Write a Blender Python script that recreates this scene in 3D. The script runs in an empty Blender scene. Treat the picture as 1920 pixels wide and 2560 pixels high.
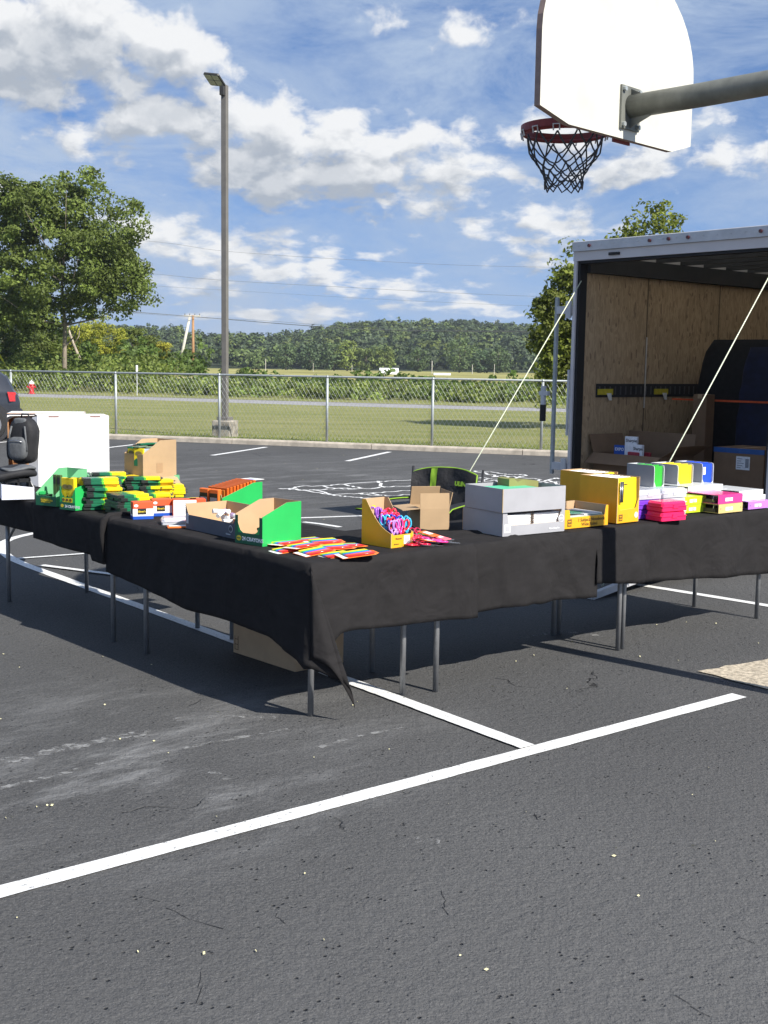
import bpy, bmesh, math, random
import numpy as np
from mathutils import Vector, Matrix
sc = bpy.context.scene
COL = sc.collection
R = math.radians
random.seed(7)
# ---------------------------------------------------------------- camera
CAMH = 1.64; FOC = 3000.0; PITCH = math.atan(368/3000); ROLL = .015
_f = Vector((0, math.cos(PITCH), -math.sin(PITCH))); _u0 = Vector((0, math.sin(PITCH), math.cos(PITCH))); _x0 = Vector((1, 0, 0))
_x = _x0*math.cos(ROLL) + _u0*math.sin(ROLL); _u = -_x0*math.sin(ROLL) + _u0*math.cos(ROLL)
cam_d = bpy.data.cameras.new('camera'); cam = bpy.data.objects.new('camera', cam_d); COL.objects.link(cam)
m = Matrix.Identity(4)
for i in range(3):
    m[i][0] = _x[i]; m[i][1] = _u[i]; m[i][2] = -_f[i]
m[2][3] = CAMH
cam.matrix_world = m
cam_d.sensor_fit = 'VERTICAL'; cam_d.sensor_height = 36; cam_d.lens = 36*FOC/2560; cam_d.clip_start = .05; cam_d.clip_end = 6000
sc.camera = cam
def ray(px, py): return _f*FOC + _x*(px-960) - _u*(py-1280)
def at(px, py, z=0.0):           # the point of height z seen at that place of the photograph
    d = ray(px, py); t = (z-CAMH)/d.z; return Vector((d.x*t, d.y*t, z))
def atY(px, py, Y):
    d = ray(px, py); t = Y/d.y; return Vector((d.x*t, Y, CAMH+d.z*t))
# ---------------------------------------------------------------- sun, sky, exposure
SUN = Vector((.74*math.cos(R(40)), -.673*math.cos(R(40)), math.sin(R(40)))).normalized()
sl = bpy.data.lights.new('sun', 'SUN'); sl.energy = 5.0; sl.angle = R(.53); sl.color = (1, .95, .87)
so = bpy.data.objects.new('sun', sl); COL.objects.link(so); so.rotation_euler = SUN.to_track_quat('Z', 'Y').to_euler()
so.location = (10, -10, 20)
sc.view_settings.view_transform = 'Standard'; sc.view_settings.look = 'None'
sc.view_settings.exposure = 0.65; sc.view_settings.gamma = 1
sc.cycles.max_bounces = 8; sc.cycles.diffuse_bounces = 6; sc.cycles.transparent_max_bounces = 12
w = bpy.data.worlds.new("World"); sc.world = w; w.use_nodes = True
NT = w.node_tree; NT.nodes.clear()
class G:                                        # tiny node-graph helper
    def __init__(s, nt): s.t = nt
    def n(s, typ, **kw):
        nd = s.t.nodes.new(typ)
        for k, v in kw.items(): setattr(nd, k, v)
        return nd
    def link(s, a, b): s.t.links.new(a, b)
    def put(s, sock, v):
        if hasattr(v, 'is_output') or isinstance(v, bpy.types.NodeSocket): s.link(v, sock)
        else: sock.default_value = v
    def m(s, op, a, b=None, c=None, clamp=False):
        nd = s.n('ShaderNodeMath', operation=op, use_clamp=clamp)
        s.put(nd.inputs[0], a)
        if b is not None: s.put(nd.inputs[1], b)
        if c is not None: s.put(nd.inputs[2], c)
        return nd.outputs[0]
    def v(s, op, a, b=None, scale=None):
        nd = s.n('ShaderNodeVectorMath', operation=op)
        s.put(nd.inputs[0], a)
        if b is not None: s.put(nd.inputs[1], b)
        if scale is not None: s.put(nd.inputs[3], scale)
        return nd.outputs[1] if op in ('LENGTH', 'DOT_PRODUCT') else nd.outputs[0]
    def ramp(s, x, a, b, lo=0., hi=1., smooth=True):
        nd = s.n('ShaderNodeMapRange', interpolation_type='SMOOTHSTEP' if smooth else 'LINEAR', clamp=True)
        s.put(nd.inputs[0], x); nd.inputs[1].default_value = a; nd.inputs[2].default_value = b
        nd.inputs[3].default_value = lo; nd.inputs[4].default_value = hi
        return nd.outputs[0]
    def noise(s, vec, scale, detail=4, rough=.5, dist=0):
        nd = s.n('ShaderNodeTexNoise'); s.put(nd.inputs['Vector'], vec)
        nd.inputs['Scale'].default_value = scale; nd.inputs['Detail'].default_value = detail
        nd.inputs['Roughness'].default_value = rough; nd.inputs['Distortion'].default_value = dist
        return nd.outputs['Fac']
    def mix(s, f, a, b, blend='MIX'):
        nd = s.n('ShaderNodeMix', data_type='RGBA', blend_type=blend)
        s.put(nd.inputs[0], f)
        for sk, v in ((nd.inputs[6], a), (nd.inputs[7], b)):
            if isinstance(v, (tuple, list)): sk.default_value = tuple(v)[:3]+(1,)
            else: s.link(v, sk)
        return nd.outputs[2]
g = G(NT)
tc = g.n('ShaderNodeTexCoord')
lift = g.v('NORMALIZE', g.v('ADD', g.v('MULTIPLY', tc.outputs['Generated'], (1,1,.75)), (0,0,.17)))
sky = g.n('ShaderNodeTexSky', sky_type='NISHITA', sun_disc=False)
g.link(lift, sky.inputs[0]); sky.sun_elevation = R(40); sky.sun_rotation = math.atan2(SUN.x, SUN.y); sky.altitude = 200; sky.air_density = 1.0; sky.dust_density = .1; sky.ozone_density = 2.5
# cloud cover laid out on the celestial sphere by azimuth and elevation
sep = g.n('ShaderNodeSeparateXYZ'); g.link(tc.outputs['Generated'], sep.inputs[0])
az = g.m('ARCTAN2', sep.outputs[0], sep.outputs[1]); el = g.m('ARCSINE', sep.outputs[2])
cmb = g.n('ShaderNodeCombineXYZ'); g.link(az, cmb.inputs[0]); g.link(el, cmb.inputs[1]); P0 = cmb.outputs[0]
CL = [(110,105,330,125),(330,110,170,85),(70,210,190,55),(470,165,90,60),
 (250,335,85,48),(480,300,190,70),(640,350,230,100),(850,365,260,80),(1030,350,140,50),(900,430,330,60),(1140,445,165,45),(700,460,190,45),(880,480,240,28),
 (440,590,150,42),(560,630,190,38),(700,632,110,32),(790,626,42,18),(905,632,34,18),(730,690,130,24),(790,668,40,26),(870,702,90,18),(1010,728,130,18),(490,715,110,24),(690,778,130,15),(820,784,110,13),
 (1020,528,75,18),(1160,548,85,24),(1370,560,120,30),(1340,600,110,24),(1370,640,110,26),(1200,768,70,10),
 (1440,345,170,70),(1580,400,170,50),(1790,385,45,40),(1910,385,50,32),(1640,330,120,40),
 (1240,62,60,26),(1180,85,60,16),(1010,60,40,22),(330,560,60,35),(-300,420,260,80),(2300,300,300,90),(2350,650,250,40)]
def cloud_group():
    t = bpy.data.node_groups.new('cloud field', 'ShaderNodeTree')
    t.interface.new_socket('P', in_out='INPUT', socket_type='NodeSocketVector')
    t.interface.new_socket('F', in_out='OUTPUT', socket_type='NodeSocketFloat')
    q = G(t); gi = q.n('NodeGroupInput'); go = q.n('NodeGroupOutput'); acc = None
    for cx, cy, rx, ry in CL:
        d = ray(cx, cy).normalized(); a = math.atan2(d.x, d.y); e = math.asin(d.z)
        v = q.v('SUBTRACT', gi.outputs[0], (a, e, 0)); v = q.v('MULTIPLY', v, (3000/rx, 3000/ry, 0))
        l = q.m('MULTIPLY', q.m('SUBTRACT', q.v('LENGTH', v), 1.), ry/46.)
        acc = l if acc is None else q.m('SMOOTH_MIN', acc, l, .35)
    q.link(q.m('MINIMUM', q.m('MULTIPLY', acc, -1.), 1.15), go.inputs[0]); return t
CG = cloud_group()
def field(p):
    nd = g.n('ShaderNodeGroup'); nd.node_tree = CG; g.link(p, nd.inputs[0]); return g.m('MAXIMUM', nd.outputs[0], -3.)
def cfull(p):
    sp_ = g.n('ShaderNodeSeparateXYZ'); g.link(p, sp_.inputs[0]); e_ = g.m('ADD', g.m('MAXIMUM', sp_.outputs[1], 0.), .09)
    cq = g.n('ShaderNodeCombineXYZ'); g.link(g.m('MULTIPLY', sp_.outputs[0], 5.2), cq.inputs[0]); g.link(g.m('MULTIPLY', g.m('LOGARITHM', e_, 2.718), 2.2), cq.inputs[1]); q = cq.outputs[0]
    big = g.noise(q, 2.6, 2, .5); wq = g.n('ShaderNodeTexNoise'); g.link(q, wq.inputs['Vector']); wq.inputs['Scale'].default_value = 6.5; wq.inputs['Detail'].default_value = 3
    q2 = g.v('ADD', q, g.v('SCALE', g.v('SUBTRACT', wq.outputs['Color'], (.5,.5,.5)), scale=.08))
    fine = g.noise(q2, 5.2, 12, .58)
    n = g.m('ADD', g.m('MULTIPLY', g.m('SUBTRACT', big, .5), 2.0), g.m('MULTIPLY', g.m('SUBTRACT', fine, .5), 5.8))
    return g.m('ADD', g.m('MULTIPLY', g.m('ADD', field(p), .18), 1.3), n), fine
F0, n0 = cfull(P0)
P1 = g.v('ADD', P0, (.006, .013, 0)); F1, n1 = cfull(P1)
P2_ = g.v('ADD', P0, (.008, .036, 0)); F2, n2 = cfull(P2_)
dens = g.ramp(F0, -.2, 1.15)
lit = g.ramp(g.m('SUBTRACT', F0, F1), -.9, .9)         # brighter where the cloud thins towards the sun
thick = g.ramp(g.m('ADD', g.m('MULTIPLY', F2, .8), g.m('MULTIPLY', F1, .4)), -.5, 1.7, 1., .0)
bright = g.m('ADD', g.m('MULTIPLY', lit, .45), g.m('MULTIPLY', thick, .62), clamp=True)
ccol = g.mix(bright, (.28, .31, .355), (.60, .605, .61))
# thin high veil
qv = g.v('MULTIPLY', P0, (1., 2.4, 1.))
rot = g.n('ShaderNodeVectorRotate'); g.link(qv, rot.inputs[0]); rot.inputs['Angle'].default_value = .3
veil = g.noise(rot.outputs[0], 5.5, 10, .66, .5); vp = g.noise(P0, 3.2, 3, .5)
veil = g.m('MULTIPLY', g.ramp(veil, .28, .66), g.ramp(vp, .28, .52, .38, .95))
skyc = g.n('ShaderNodeHueSaturation'); g.link(g.mix(1., sky.outputs[0], (.86, .88, 1.02), 'MULTIPLY'), skyc.inputs['Color']); skyc.inputs['Saturation'].default_value = 1.22; skyc.inputs['Value'].default_value = 1.
bl = g.n('ShaderNodeBackground'); g.link(g.mix(g.ramp(el, .0, .24, .5, 0.), skyc.outputs[0], (3.6, 5.0, 7.0)), bl.inputs[0]); bl.inputs[1].default_value = .082
b2 = g.n('ShaderNodeBackground'); b2.inputs[0].default_value = (.33, .41, .54, 1); b2.inputs[1].default_value = .9
b3 = g.n('ShaderNodeBackground'); g.link(ccol, b3.inputs[0]); b3.inputs[1].default_value = 1.
mx = g.n('ShaderNodeMixShader'); g.link(veil, mx.inputs[0]); g.link(bl.outputs[0], mx.inputs[1]); g.link(b2.outputs[0], mx.inputs[2])
mx2 = g.n('ShaderNodeMixShader'); g.link(g.m('MULTIPLY', dens, g.ramp(el, -.02, .01, 0, .97)), mx2.inputs[0]); g.link(mx.outputs[0], mx2.inputs[1]); g.link(b3.outputs[0], mx2.inputs[2])
wo = g.n('ShaderNodeOutputWorld'); g.link(mx2.outputs[0], wo.inputs[0])
w.cycles.sampling_method = 'MANUAL'; w.cycles.sample_map_resolution = 512

# ---------------------------------------------------------------- helpers
def empty(name, loc=(0,0,0), rz=0):
    o = bpy.data.objects.new(name, None); COL.objects.link(o); o.location = loc; o.rotation_euler = (0,0,rz); return o
def tag(o, label=None, cat=None, group=None, kind=None):
    if label: o['label'] = label
    if cat: o['category'] = cat
    if group: o['group'] = group
    if kind: o['kind'] = kind
    return o
def thing(name, label, cat, loc=(0,0,0), rz=0, group=None): return tag(empty(name, loc, rz), label, cat, group)
def copy_tree(o, parent=None):
    c = o.copy(); COL.objects.link(c)
    if parent: c.parent = parent
    for ch in list(o.children): copy_tree(ch, c)
    return c
class MB:
    def __init__(s): s.v = []; s.f = []; s.m = []; s.mi = 0
    def mat(s, i): s.mi = i; return s
    def add(s, vs, fs):
        b = len(s.v); s.v += [tuple(x) for x in vs]; s.f += [tuple(b+i for i in f) for f in fs]; s.m += [s.mi]*len(fs); return s
    def box(s, x0, x1, y0, y1, z0, z1):
        vs = [(x,y,z) for z in (z0,z1) for y in (y0,y1) for x in (x0,x1)]
        return s.add(vs, [(0,2,3,1),(4,5,7,6),(0,1,5,4),(2,6,7,3),(0,4,6,2),(1,3,7,5)])
    def bbox(s, x0, x1, y0, y1, z0, z1, b):      # box with chamfered vertical and top edges
        n = [(x0+b,y0),(x1-b,y0),(x1,y0+b),(x1,y1-b),(x1-b,y1),(x0+b,y1),(x0,y1-b),(x0,y0+b)]
        ins = [(min(max(x,x0+b),x1-b), min(max(y,y0+b),y1-b)) for x,y in n]
        vs = [(x,y,z0) for x,y in n] + [(x,y,z1-b) for x,y in n] + [(x,y,z1) for x,y in ins]
        fs = [tuple(range(7,-1,-1))] + [(i,(i+1)%8,8+(i+1)%8,8+i) for i in range(8)] + [(8+i,8+(i+1)%8,16+(i+1)%8,16+i) for i in range(8)] + [tuple(range(16,24))]
        return s.add(vs, fs)
    def prism(s, poly, off, mi_side=None):       # polygon (3-D points) swept by the vector off
        n = len(poly); off = Vector(off); a = [Vector(p) for p in poly]; b = [p+off for p in a]
        nrm = Vector((0,0,0))
        for i in range(n): nrm += a[i].cross(a[(i+1)%n])
        flip = nrm.dot(off) > 0
        f0 = tuple(range(n)); f1 = tuple(range(2*n-1, n-1, -1)); sd = [(i, n+i, n+(i+1)%n, (i+1)%n) for i in range(n)]
        if flip: f0 = f0[::-1]; f1 = f1[::-1]; sd = [x[::-1] for x in sd]
        mi = s.mi; base = len(s.v); s.add(a+b, [f0]); 
        s.v = s.v; s.f.append(tuple(base+i for i in f1)); s.m.append(mi if mi_side is None else mi_side)
        for x in sd: s.f.append(tuple(base+i for i in x)); s.m.append(mi if mi_side is None else mi_side)
        return s
    def tube(s, pts, r, n=8, cap=True, up=None):
        pts = [Vector(p) for p in pts]; k = len(pts); rs = r if isinstance(r, (list, tuple)) else [r]*k
        rings = []; ref = Vector(up) if up else None
        for i, p in enumerate(pts):
            t = (pts[min(i+1,k-1)] - pts[max(i-1,0)])
            t = t.normalized() if t.length > 1e-9 else Vector((0,0,1))
            if ref is None: ref = Vector((0,0,1)) if abs(t.z) < .9 else Vector((1,0,0))
            a = ref - t*ref.dot(t)
            if a.length < 1e-6: a = Vector((1,0,0)) - t*t.x
            a.normalize(); ref = a; b = t.cross(a)
            rings.append([p + (a*math.cos(2*math.pi*j/n) + b*math.sin(2*math.pi*j/n))*rs[i] for j in range(n)])
        vs = [v for rg in rings for v in rg]
        fs = [(i*n+j, i*n+(j+1)%n, (i+1)*n+(j+1)%n, (i+1)*n+j) for i in range(k-1) for j in range(n)]
        if cap: fs += [tuple(range(n-1,-1,-1)), tuple((k-1)*n+j for j in range(n))]
        return s.add(vs, fs)
    def lathe(s, prof, n=16, c=(0,0,0)):         # (radius, z) profile about the vertical
        vs = [(c[0]+r*math.cos(2*math.pi*j/n), c[1]+r*math.sin(2*math.pi*j/n), c[2]+z) for r, z in prof for j in range(n)]
        k = len(prof); fs = [(i*n+j, i*n+(j+1)%n, (i+1)*n+(j+1)%n, (i+1)*n+j) for i in range(k-1) for j in range(n)]
        fs += [tuple(range(n-1,-1,-1)), tuple((k-1)*n+j for j in range(n))]
        return s.add(vs, fs)
    def grid(s, P):                              # P[i][j] points
        ni, nj = len(P), len(P[0]); vs = [p for r in P for p in r]
        return s.add(vs, [(i*nj+j, i*nj+j+1, (i+1)*nj+j+1, (i+1)*nj+j) for i in range(ni-1) for j in range(nj-1)])
    def build(s, name, mats, parent=None, smooth=False, world=False, bevel=0, solid=0, sub=0, auto=None):
        me = bpy.data.meshes.new(name)
        off = Vector(parent.location) if (world and parent) else Vector((0,0,0))
        me.from_pydata([tuple(Vector(v)-off) for v in s.v] if world else s.v, [], s.f)
        mats = mats if isinstance(mats, (list, tuple)) else [mats]
        for mm in mats: me.materials.append(mm)
        me.polygons.foreach_set('material_index', s.m)
        if smooth: me.polygons.foreach_set('use_smooth', [True]*len(s.f))
        me.update(); o = bpy.data.objects.new(name, me); COL.objects.link(o)
        if parent: o.parent = parent
        if sub: md = o.modifiers.new('s', 'SUBSURF'); md.levels = sub; md.render_levels = sub
        if solid: md = o.modifiers.new('t', 'SOLIDIFY'); md.thickness = solid; md.offset = 0
        if bevel: md = o.modifiers.new('b', 'BEVEL'); md.width = bevel; md.segments = 2; md.limit_method = 'ANGLE'
        if auto:
            me.polygons.foreach_set('use_smooth', [True]*len(s.f)); me.set_sharp_from_angle(angle=R(auto))
        return o
def npmesh(name, V, F, mats, tint=None, parent=None, mi=None, smooth=False):
    V = np.asarray(V, np.float32); F = np.asarray(F, np.int32); k = F.shape[1]
    me = bpy.data.meshes.new(name); me.vertices.add(len(V)); me.vertices.foreach_set('co', V.ravel())
    me.loops.add(F.size); me.loops.foreach_set('vertex_index', F.ravel()); me.polygons.add(len(F))
    me.polygons.foreach_set('loop_start', np.arange(0, F.size, k, dtype=np.int32))
    for mm in (mats if isinstance(mats, list) else [mats]): me.materials.append(mm)
    if mi is not None: me.polygons.foreach_set('material_index', np.asarray(mi, np.int32))
    if smooth: me.polygons.foreach_set('use_smooth', np.ones(len(F), bool))
    me.update(calc_edges=True)
    if tint is not None:
        a = me.attributes.new('tint', 'FLOAT_COLOR', 'POINT'); t = np.ones((len(V), 4), np.float32); t[:, :3] = tint; a.data.foreach_set('color', t.ravel())
    o = bpy.data.objects.new(name, me); COL.objects.link(o)
    if parent: o.parent = parent
    return o
def text_mesh(body, size, mat, parent, M, name='lettering', ext=.0004, bold=0, sx=1.0, align='LEFT'):
    cu = bpy.data.curves.new('txt', 'FONT'); cu.body = body; cu.size = size; cu.extrude = ext; cu.offset = bold; cu.align_x = align; cu.resolution_u = 3
    to = bpy.data.objects.new('txt', cu); COL.objects.link(to)
    dg = bpy.context.evaluated_depsgraph_get(); me = bpy.data.meshes.new_from_object(to.evaluated_get(dg)); bpy.data.objects.remove(to)
    me.name = name; me.transform(Matrix.Diagonal((sx,1,1,1))); me.transform(M); me.materials.clear(); me.materials.append(mat)
    o = bpy.data.objects.new(name, me); COL.objects.link(o); o.parent = parent; return o
def frameM(o, x, y):                             # 4x4 with local x, y axes and origin
    x = Vector(x).normalized(); y = Vector(y).normalized(); z = x.cross(y); M = Matrix.Identity(4)
    for i in range(3): M[i][0] = x[i]; M[i][1] = y[i]; M[i][2] = z[i]; M[i][3] = o[i]
    return M
# ---------------------------------------------------------------- materials
MAT = {}
def mat(name, col, rough=.6, var=.12, vs=30, bump=0, bs=200, metal=0, spec=.5, sss=0, emit=None, alpha=None, trans=0, stretch=None, coat=0, sheen=0):
    if name in MAT: return MAT[name]
    mt = bpy.data.materials.new(name); mt.use_nodes = True; q = G(mt.node_tree); b = mt.node_tree.nodes['Principled BSDF']
    t = q.n('ShaderNodeTexCoord').outputs['Object']
    if stretch: t = q.v('MULTIPLY', t, stretch)
    n = q.noise(t, vs, 5, .6)
    lo = tuple(max(0, c*(1-var)) for c in col); hi = tuple(min(1, c*(1+var)) for c in col)
    q.link(q.mix(q.ramp(n, .3, .7), lo, hi), b.inputs['Base Color'])
    b.inputs['Roughness'].default_value = rough; b.inputs['Metallic'].default_value = metal; b.inputs['Specular IOR Level'].default_value = spec
    if coat: b.inputs['Coat Weight'].default_value = coat
    if sheen: b.inputs['Sheen Weight'].default_value = sheen
    if trans: b.inputs['Transmission Weight'].default_value = trans
    if alpha is not None: b.inputs['Alpha'].default_value = alpha
    if bump:
        bp = q.n('ShaderNodeBump'); bp.inputs['Strength'].default_value = 1; bp.inputs['Distance'].default_value = bump
        q.link(q.noise(t, bs, 4, .6), bp.inputs['Height']); q.link(bp.outputs[0], b.inputs['Normal'])
    MAT[name] = mt; return mt
def newmat(name):
    mt = bpy.data.materials.new(name); mt.use_nodes = True; MAT[name] = mt
    return mt, G(mt.node_tree), mt.node_tree.nodes['Principled BSDF']
def bumpn(q, b, h, dist, strength=1.):
    bp = q.n('ShaderNodeBump'); bp.inputs['Strength'].default_value = strength; bp.inputs['Distance'].default_value = dist
    q.link(h, bp.inputs['Height']); q.link(bp.outputs[0], b.inputs['Normal']); return bp
# asphalt
A_MAT, q, b = newmat('sealed asphalt'); pos = q.n('ShaderNodeNewGeometry').outputs['Position']
big = q.noise(pos, .35, 4, .55); mid = q.noise(pos, 2.2, 6, .65, .4); fine = q.noise(pos, 75, 3, .6); grit = q.noise(pos, 210, 2, .5)
col = q.mix(q.ramp(big, .3, .72), (.084, .083, .0815), (.112, .111, .109))
col = q.mix(q.ramp(mid, .55, .8, 0, .55), col, (.135, .134, .131))
col = q.mix(q.ramp(fine, .35, .7), q.mix(.45, col, (.02, .021, .022)), col)
col = q.mix(q.ramp(grit, .58, .70, 0, .7), col, (.19, .19, .19))
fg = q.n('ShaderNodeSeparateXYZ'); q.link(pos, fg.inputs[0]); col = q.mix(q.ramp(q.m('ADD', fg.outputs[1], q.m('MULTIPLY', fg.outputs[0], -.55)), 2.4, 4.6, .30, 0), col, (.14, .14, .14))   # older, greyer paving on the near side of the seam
# long dusty scuffs left by tyres and water, in bands parallel to the tables
pr = q.n('ShaderNodeVectorRotate'); q.link(pos, pr.inputs[0]); pr.inputs['Angle'].default_value = -math.atan2(.624, .781)
sv = q.v('MULTIPLY', pr.outputs[0], (.55, 1.4, 1)); st = q.noise(sv, 1.9, 12, .74, .25)
def blob(cx, cy, rx, ry):
    v = q.v('MULTIPLY', q.v('SUBTRACT', pos, (cx, cy, 0)), (1/rx, 1/ry, 0)); return q.m('SUBTRACT', 1., q.v('LENGTH', v), clamp=True)
mask = q.m('ADD', blob(-.95, 5.0, 1.7, 1.5), blob(-1.1, 4.3, 1.2, .8))
mask = q.m('ADD', mask, q.m('MULTIPLY', blob(-1., 17, 7, 6), .8))
col = q.mix(q.m('MULTIPLY', q.ramp(st, .46, .72), q.m('MULTIPLY', mask, 1.0), clamp=True), col, (.21, .21, .208))
# hairline cracks
vor = q.n('ShaderNodeTexVoronoi', feature='DISTANCE_TO_EDGE'); vor.inputs['Scale'].default_value = .62
q.link(q.v('ADD', q.v('MULTIPLY', pos, (1, 1, 0)), q.v('SCALE', q.n('ShaderNodeTexNoise').outputs['Color'], scale=.0)), vor.inputs['Vector'])
nz = q.n('ShaderNodeTexNoise'); nz.inputs['Scale'].default_value = 2.5; nz.inputs['Detail'].default_value = 8; q.link(pos, nz.inputs['Vector'])
q.link(q.v('ADD', pos, q.v('SCALE', nz.outputs['Color'], scale=.55)), vor.inputs['Vector'])
crack = q.m('MULTIPLY', q.ramp(vor.outputs['Distance'], 0, .0045, 1, 0), q.ramp(q.noise(pos, .9, 3, .5), .56, .62))
col = q.mix(q.m('MULTIPLY', crack, .8), col, (.012, .012, .012))
vp_ = q.n('ShaderNodeTexVoronoi'); vp_.inputs['Scale'].default_value = 34; q.link(pos, vp_.inputs['Vector'])
pit = q.m('MULTIPLY', q.ramp(vp_.outputs['Distance'], .05, .26, 1, 0), q.ramp(q.noise(pos, 7, 4, .7), .50, .60))
col = q.mix(q.m('MULTIPLY', pit, .75), col, (.014, .014, .015))
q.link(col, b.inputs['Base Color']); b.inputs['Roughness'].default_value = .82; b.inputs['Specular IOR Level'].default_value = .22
h = q.m('ADD', q.m('MULTIPLY', q.noise(pos, 95, 4, .62), .9), q.m('MULTIPLY', q.m('ADD', pit, crack), -1.3)); h = q.m('ADD', h, q.m('MULTIPLY', q.noise(pos, 24, 3, .5), 1.2))
bumpn(q, b, h, .008)
SC_MAT, q, b = newmat('chalky scuff'); pos = q.n('ShaderNodeNewGeometry').outputs['Position']; sn = q.noise(pos, 14, 8, .75, .5)
b.inputs['Base Color'].default_value = (.27,.27,.265,1); b.inputs['Roughness'].default_value = .9; q.link(q.ramp(sn, .44, .62, 0., .85), b.inputs['Alpha'])
# painted line
L_MAT, q, b = newmat('white road paint'); pos = q.n('ShaderNodeNewGeometry').outputs['Position']
wn = q.noise(pos, 60, 5, .7); col = q.mix(q.ramp(wn, .33, .45), (.24, .24, .235), (.74, .74, .72)); col = q.mix(q.ramp(q.noise(pos, 4, 4, .6), .4, .8, 0, .35), col, (.62, .61, .58))
q.link(col, b.inputs['Base Color']); b.inputs['Roughness'].default_value = .6; bumpn(q, b, q.noise(pos, 110, 4, .6), .004)
# lawn
GR_MAT, q, b = newmat('mown lawn'); pos = q.n('ShaderNodeNewGeometry').outputs['Position']
a1 = q.noise(q.v('MULTIPLY', pos, (.25, 1.2, 1)), .8, 6, .65); a2 = q.noise(pos, 9, 6, .75); a3 = q.noise(q.v('MULTIPLY', pos, (3, .6, 1)), 14, 3, .7)
col = q.mix(q.ramp(a1, .35, .65), (.27, .30, .085), (.40, .38, .16)); col = q.mix(q.ramp(a2, .35, .68), q.mix(.35, col, (.08, .11, .03)), col)
col = q.mix(q.ramp(a3, .5, .75, 0, .5), col, (.36, .33, .17))
q.link(col, b.inputs['Base Color']); b.inputs['Roughness'].default_value = .9; b.inputs['Specular IOR Level'].default_value = .15; bumpn(q, b, a2, .12)
FIELD = mat('hay meadow', (.30, .28, .10), .95, .35, .05, spec=.1)
ROAD = mat('pale road tar', (.30, .29, .29), .85, .12, 2, bump=.01, bs=60)
CONC = mat('weathered kerb concrete', (.42, .37, .30), .9, .22, 6, bump=.004, bs=80)
ORD = ['lowest','second','third','fourth','fifth','sixth','seventh','eighth','ninth','tenth','eleventh','twelfth']
def foliage(name, c, tr=.3):
    mt, q, b = newmat(name); q.t.nodes.remove(b)
    at_ = q.n('ShaderNodeAttribute'); at_.attribute_name = 'tint'
    pos = q.n('ShaderNodeNewGeometry').outputs['Position']
    col = q.mix(1., at_.outputs['Color'], q.mix(q.ramp(q.noise(pos, 1.3, 4, .6), .35, .65), tuple(x*.7 for x in c), tuple(x*1.3 for x in c)), 'MULTIPLY')
    d = q.n('ShaderNodeBsdfPrincipled'); q.link(col, d.inputs['Base Color']); d.inputs['Roughness'].default_value = .6; d.inputs['Specular IOR Level'].default_value = .25
    t = q.n('ShaderNodeBsdfTranslucent'); q.link(q.mix(1., col, (1.1, 1.25, .55), 'MULTIPLY'), t.inputs[0])
    x = q.n('ShaderNodeMixShader'); x.inputs[0].default_value = tr; q.link(d.outputs[0], x.inputs[1]); q.link(t.outputs[0], x.inputs[2])
    q.link(x.outputs[0], q.t.nodes['Material Output'].inputs[0]); return mt
LEAF = foliage('broad leaves', (.140, .165, .045)); LEAFY = foliage('yellowing leaves', (.23, .235, .055)); FOREST = foliage('wooded hill leaves', (.085, .112, .048), .12)
BRUSH = foliage('brush leaves', (.20, .245, .065)); BARK = mat('grey bark', (.16, .135, .10), .95, .35, 5, bump=.02, bs=20, stretch=(3, 3, .5)); PALEBARK = mat('bare pale bark', (.36, .31, .24), .95, .3, 5, bump=.01, bs=20, stretch=(3,3,.5))
GALV = mat('galvanised steel', (.38, .41, .41), .5, .12, 20, metal=.35)
def leaves(C, N, size, rs, aspect=.6, upbias=.5, scat=.75):
    """C centres, N outward directions -> rhombic leaf quads"""
    n = len(C); d = rs.normal(size=(n,3)); nrm = d*scat + N*1.0 + np.array([0,0,upbias]); nrm /= np.linalg.norm(nrm, axis=1)[:,None]+1e-9
    r = rs.normal(size=(n,3)); a = np.cross(nrm, r); a /= np.linalg.norm(a, axis=1)[:,None]+1e-9; b = np.cross(nrm, a)
    s = size*rs.uniform(.6, 1.35, n)[:,None]; V = np.stack([C-a*s, C-b*s*aspect, C+a*s, C+b*s*aspect], 1).reshape(-1,3)
    return V, np.arange(4*n).reshape(-1,4)
def crown_pts(c, rad, nclump, per, rc, rs, flat=.0, power=.5, bottom=-1.):
    """leaf centres gathered in clumps through an uneven ellipsoidal crown"""
    c = np.array(c, float); rad = np.array(rad, float)
    d = rs.normal(size=(nclump*3,3)); d /= np.linalg.norm(d, axis=1)[:,None]; d = d[d[:,2] > bottom][:nclump]
    lump = 1 + .16*np.sin(d[:,0]*5+c[0])*np.cos(d[:,2]*6+c[1]) + .10*np.sin(d[:,1]*9+d[:,2]*7)
    cc = c + d*rad*(rs.uniform(.15, 1, len(d))**power*lump)[:,None]
    k = len(cc); P = np.repeat(cc, per, 0); o = rs.normal(size=(k*per,3)); o /= np.linalg.norm(o, axis=1)[:,None]; rr = rc*rs.uniform(.6,1.4,k).repeat(per)*rs.uniform(.3,1,k*per)**.5
    off = o*rr[:,None]*np.array([1.,1.,.65]); tint = np.repeat(rs.uniform(.72,1.28,(k,1)),per,0)*np.array([1,1,1])
    return P+off, o, tint
# ---------------------------------------------------------------- ground, lot, lines
def sheet(name, pts, z, m, nx=1, kind='structure'):
    o = MB().add([(x, y, z) for x, y in pts], [tuple(range(len(pts)))]).build(name, m); o['kind'] = kind; return o
def curbY(x): return 23.7 - .335*(x+1.15)
XL, XR = -60, 45
sheet('ground', [(-700,-60),(700,-60),(700,900),(-700,900)], -.03, FIELD)
sheet('parking_lot', [(XL,-25),(XR,-25),(XR,curbY(XR)+.02),(XL,curbY(XL)+.02)], 0, A_MAT)
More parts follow.
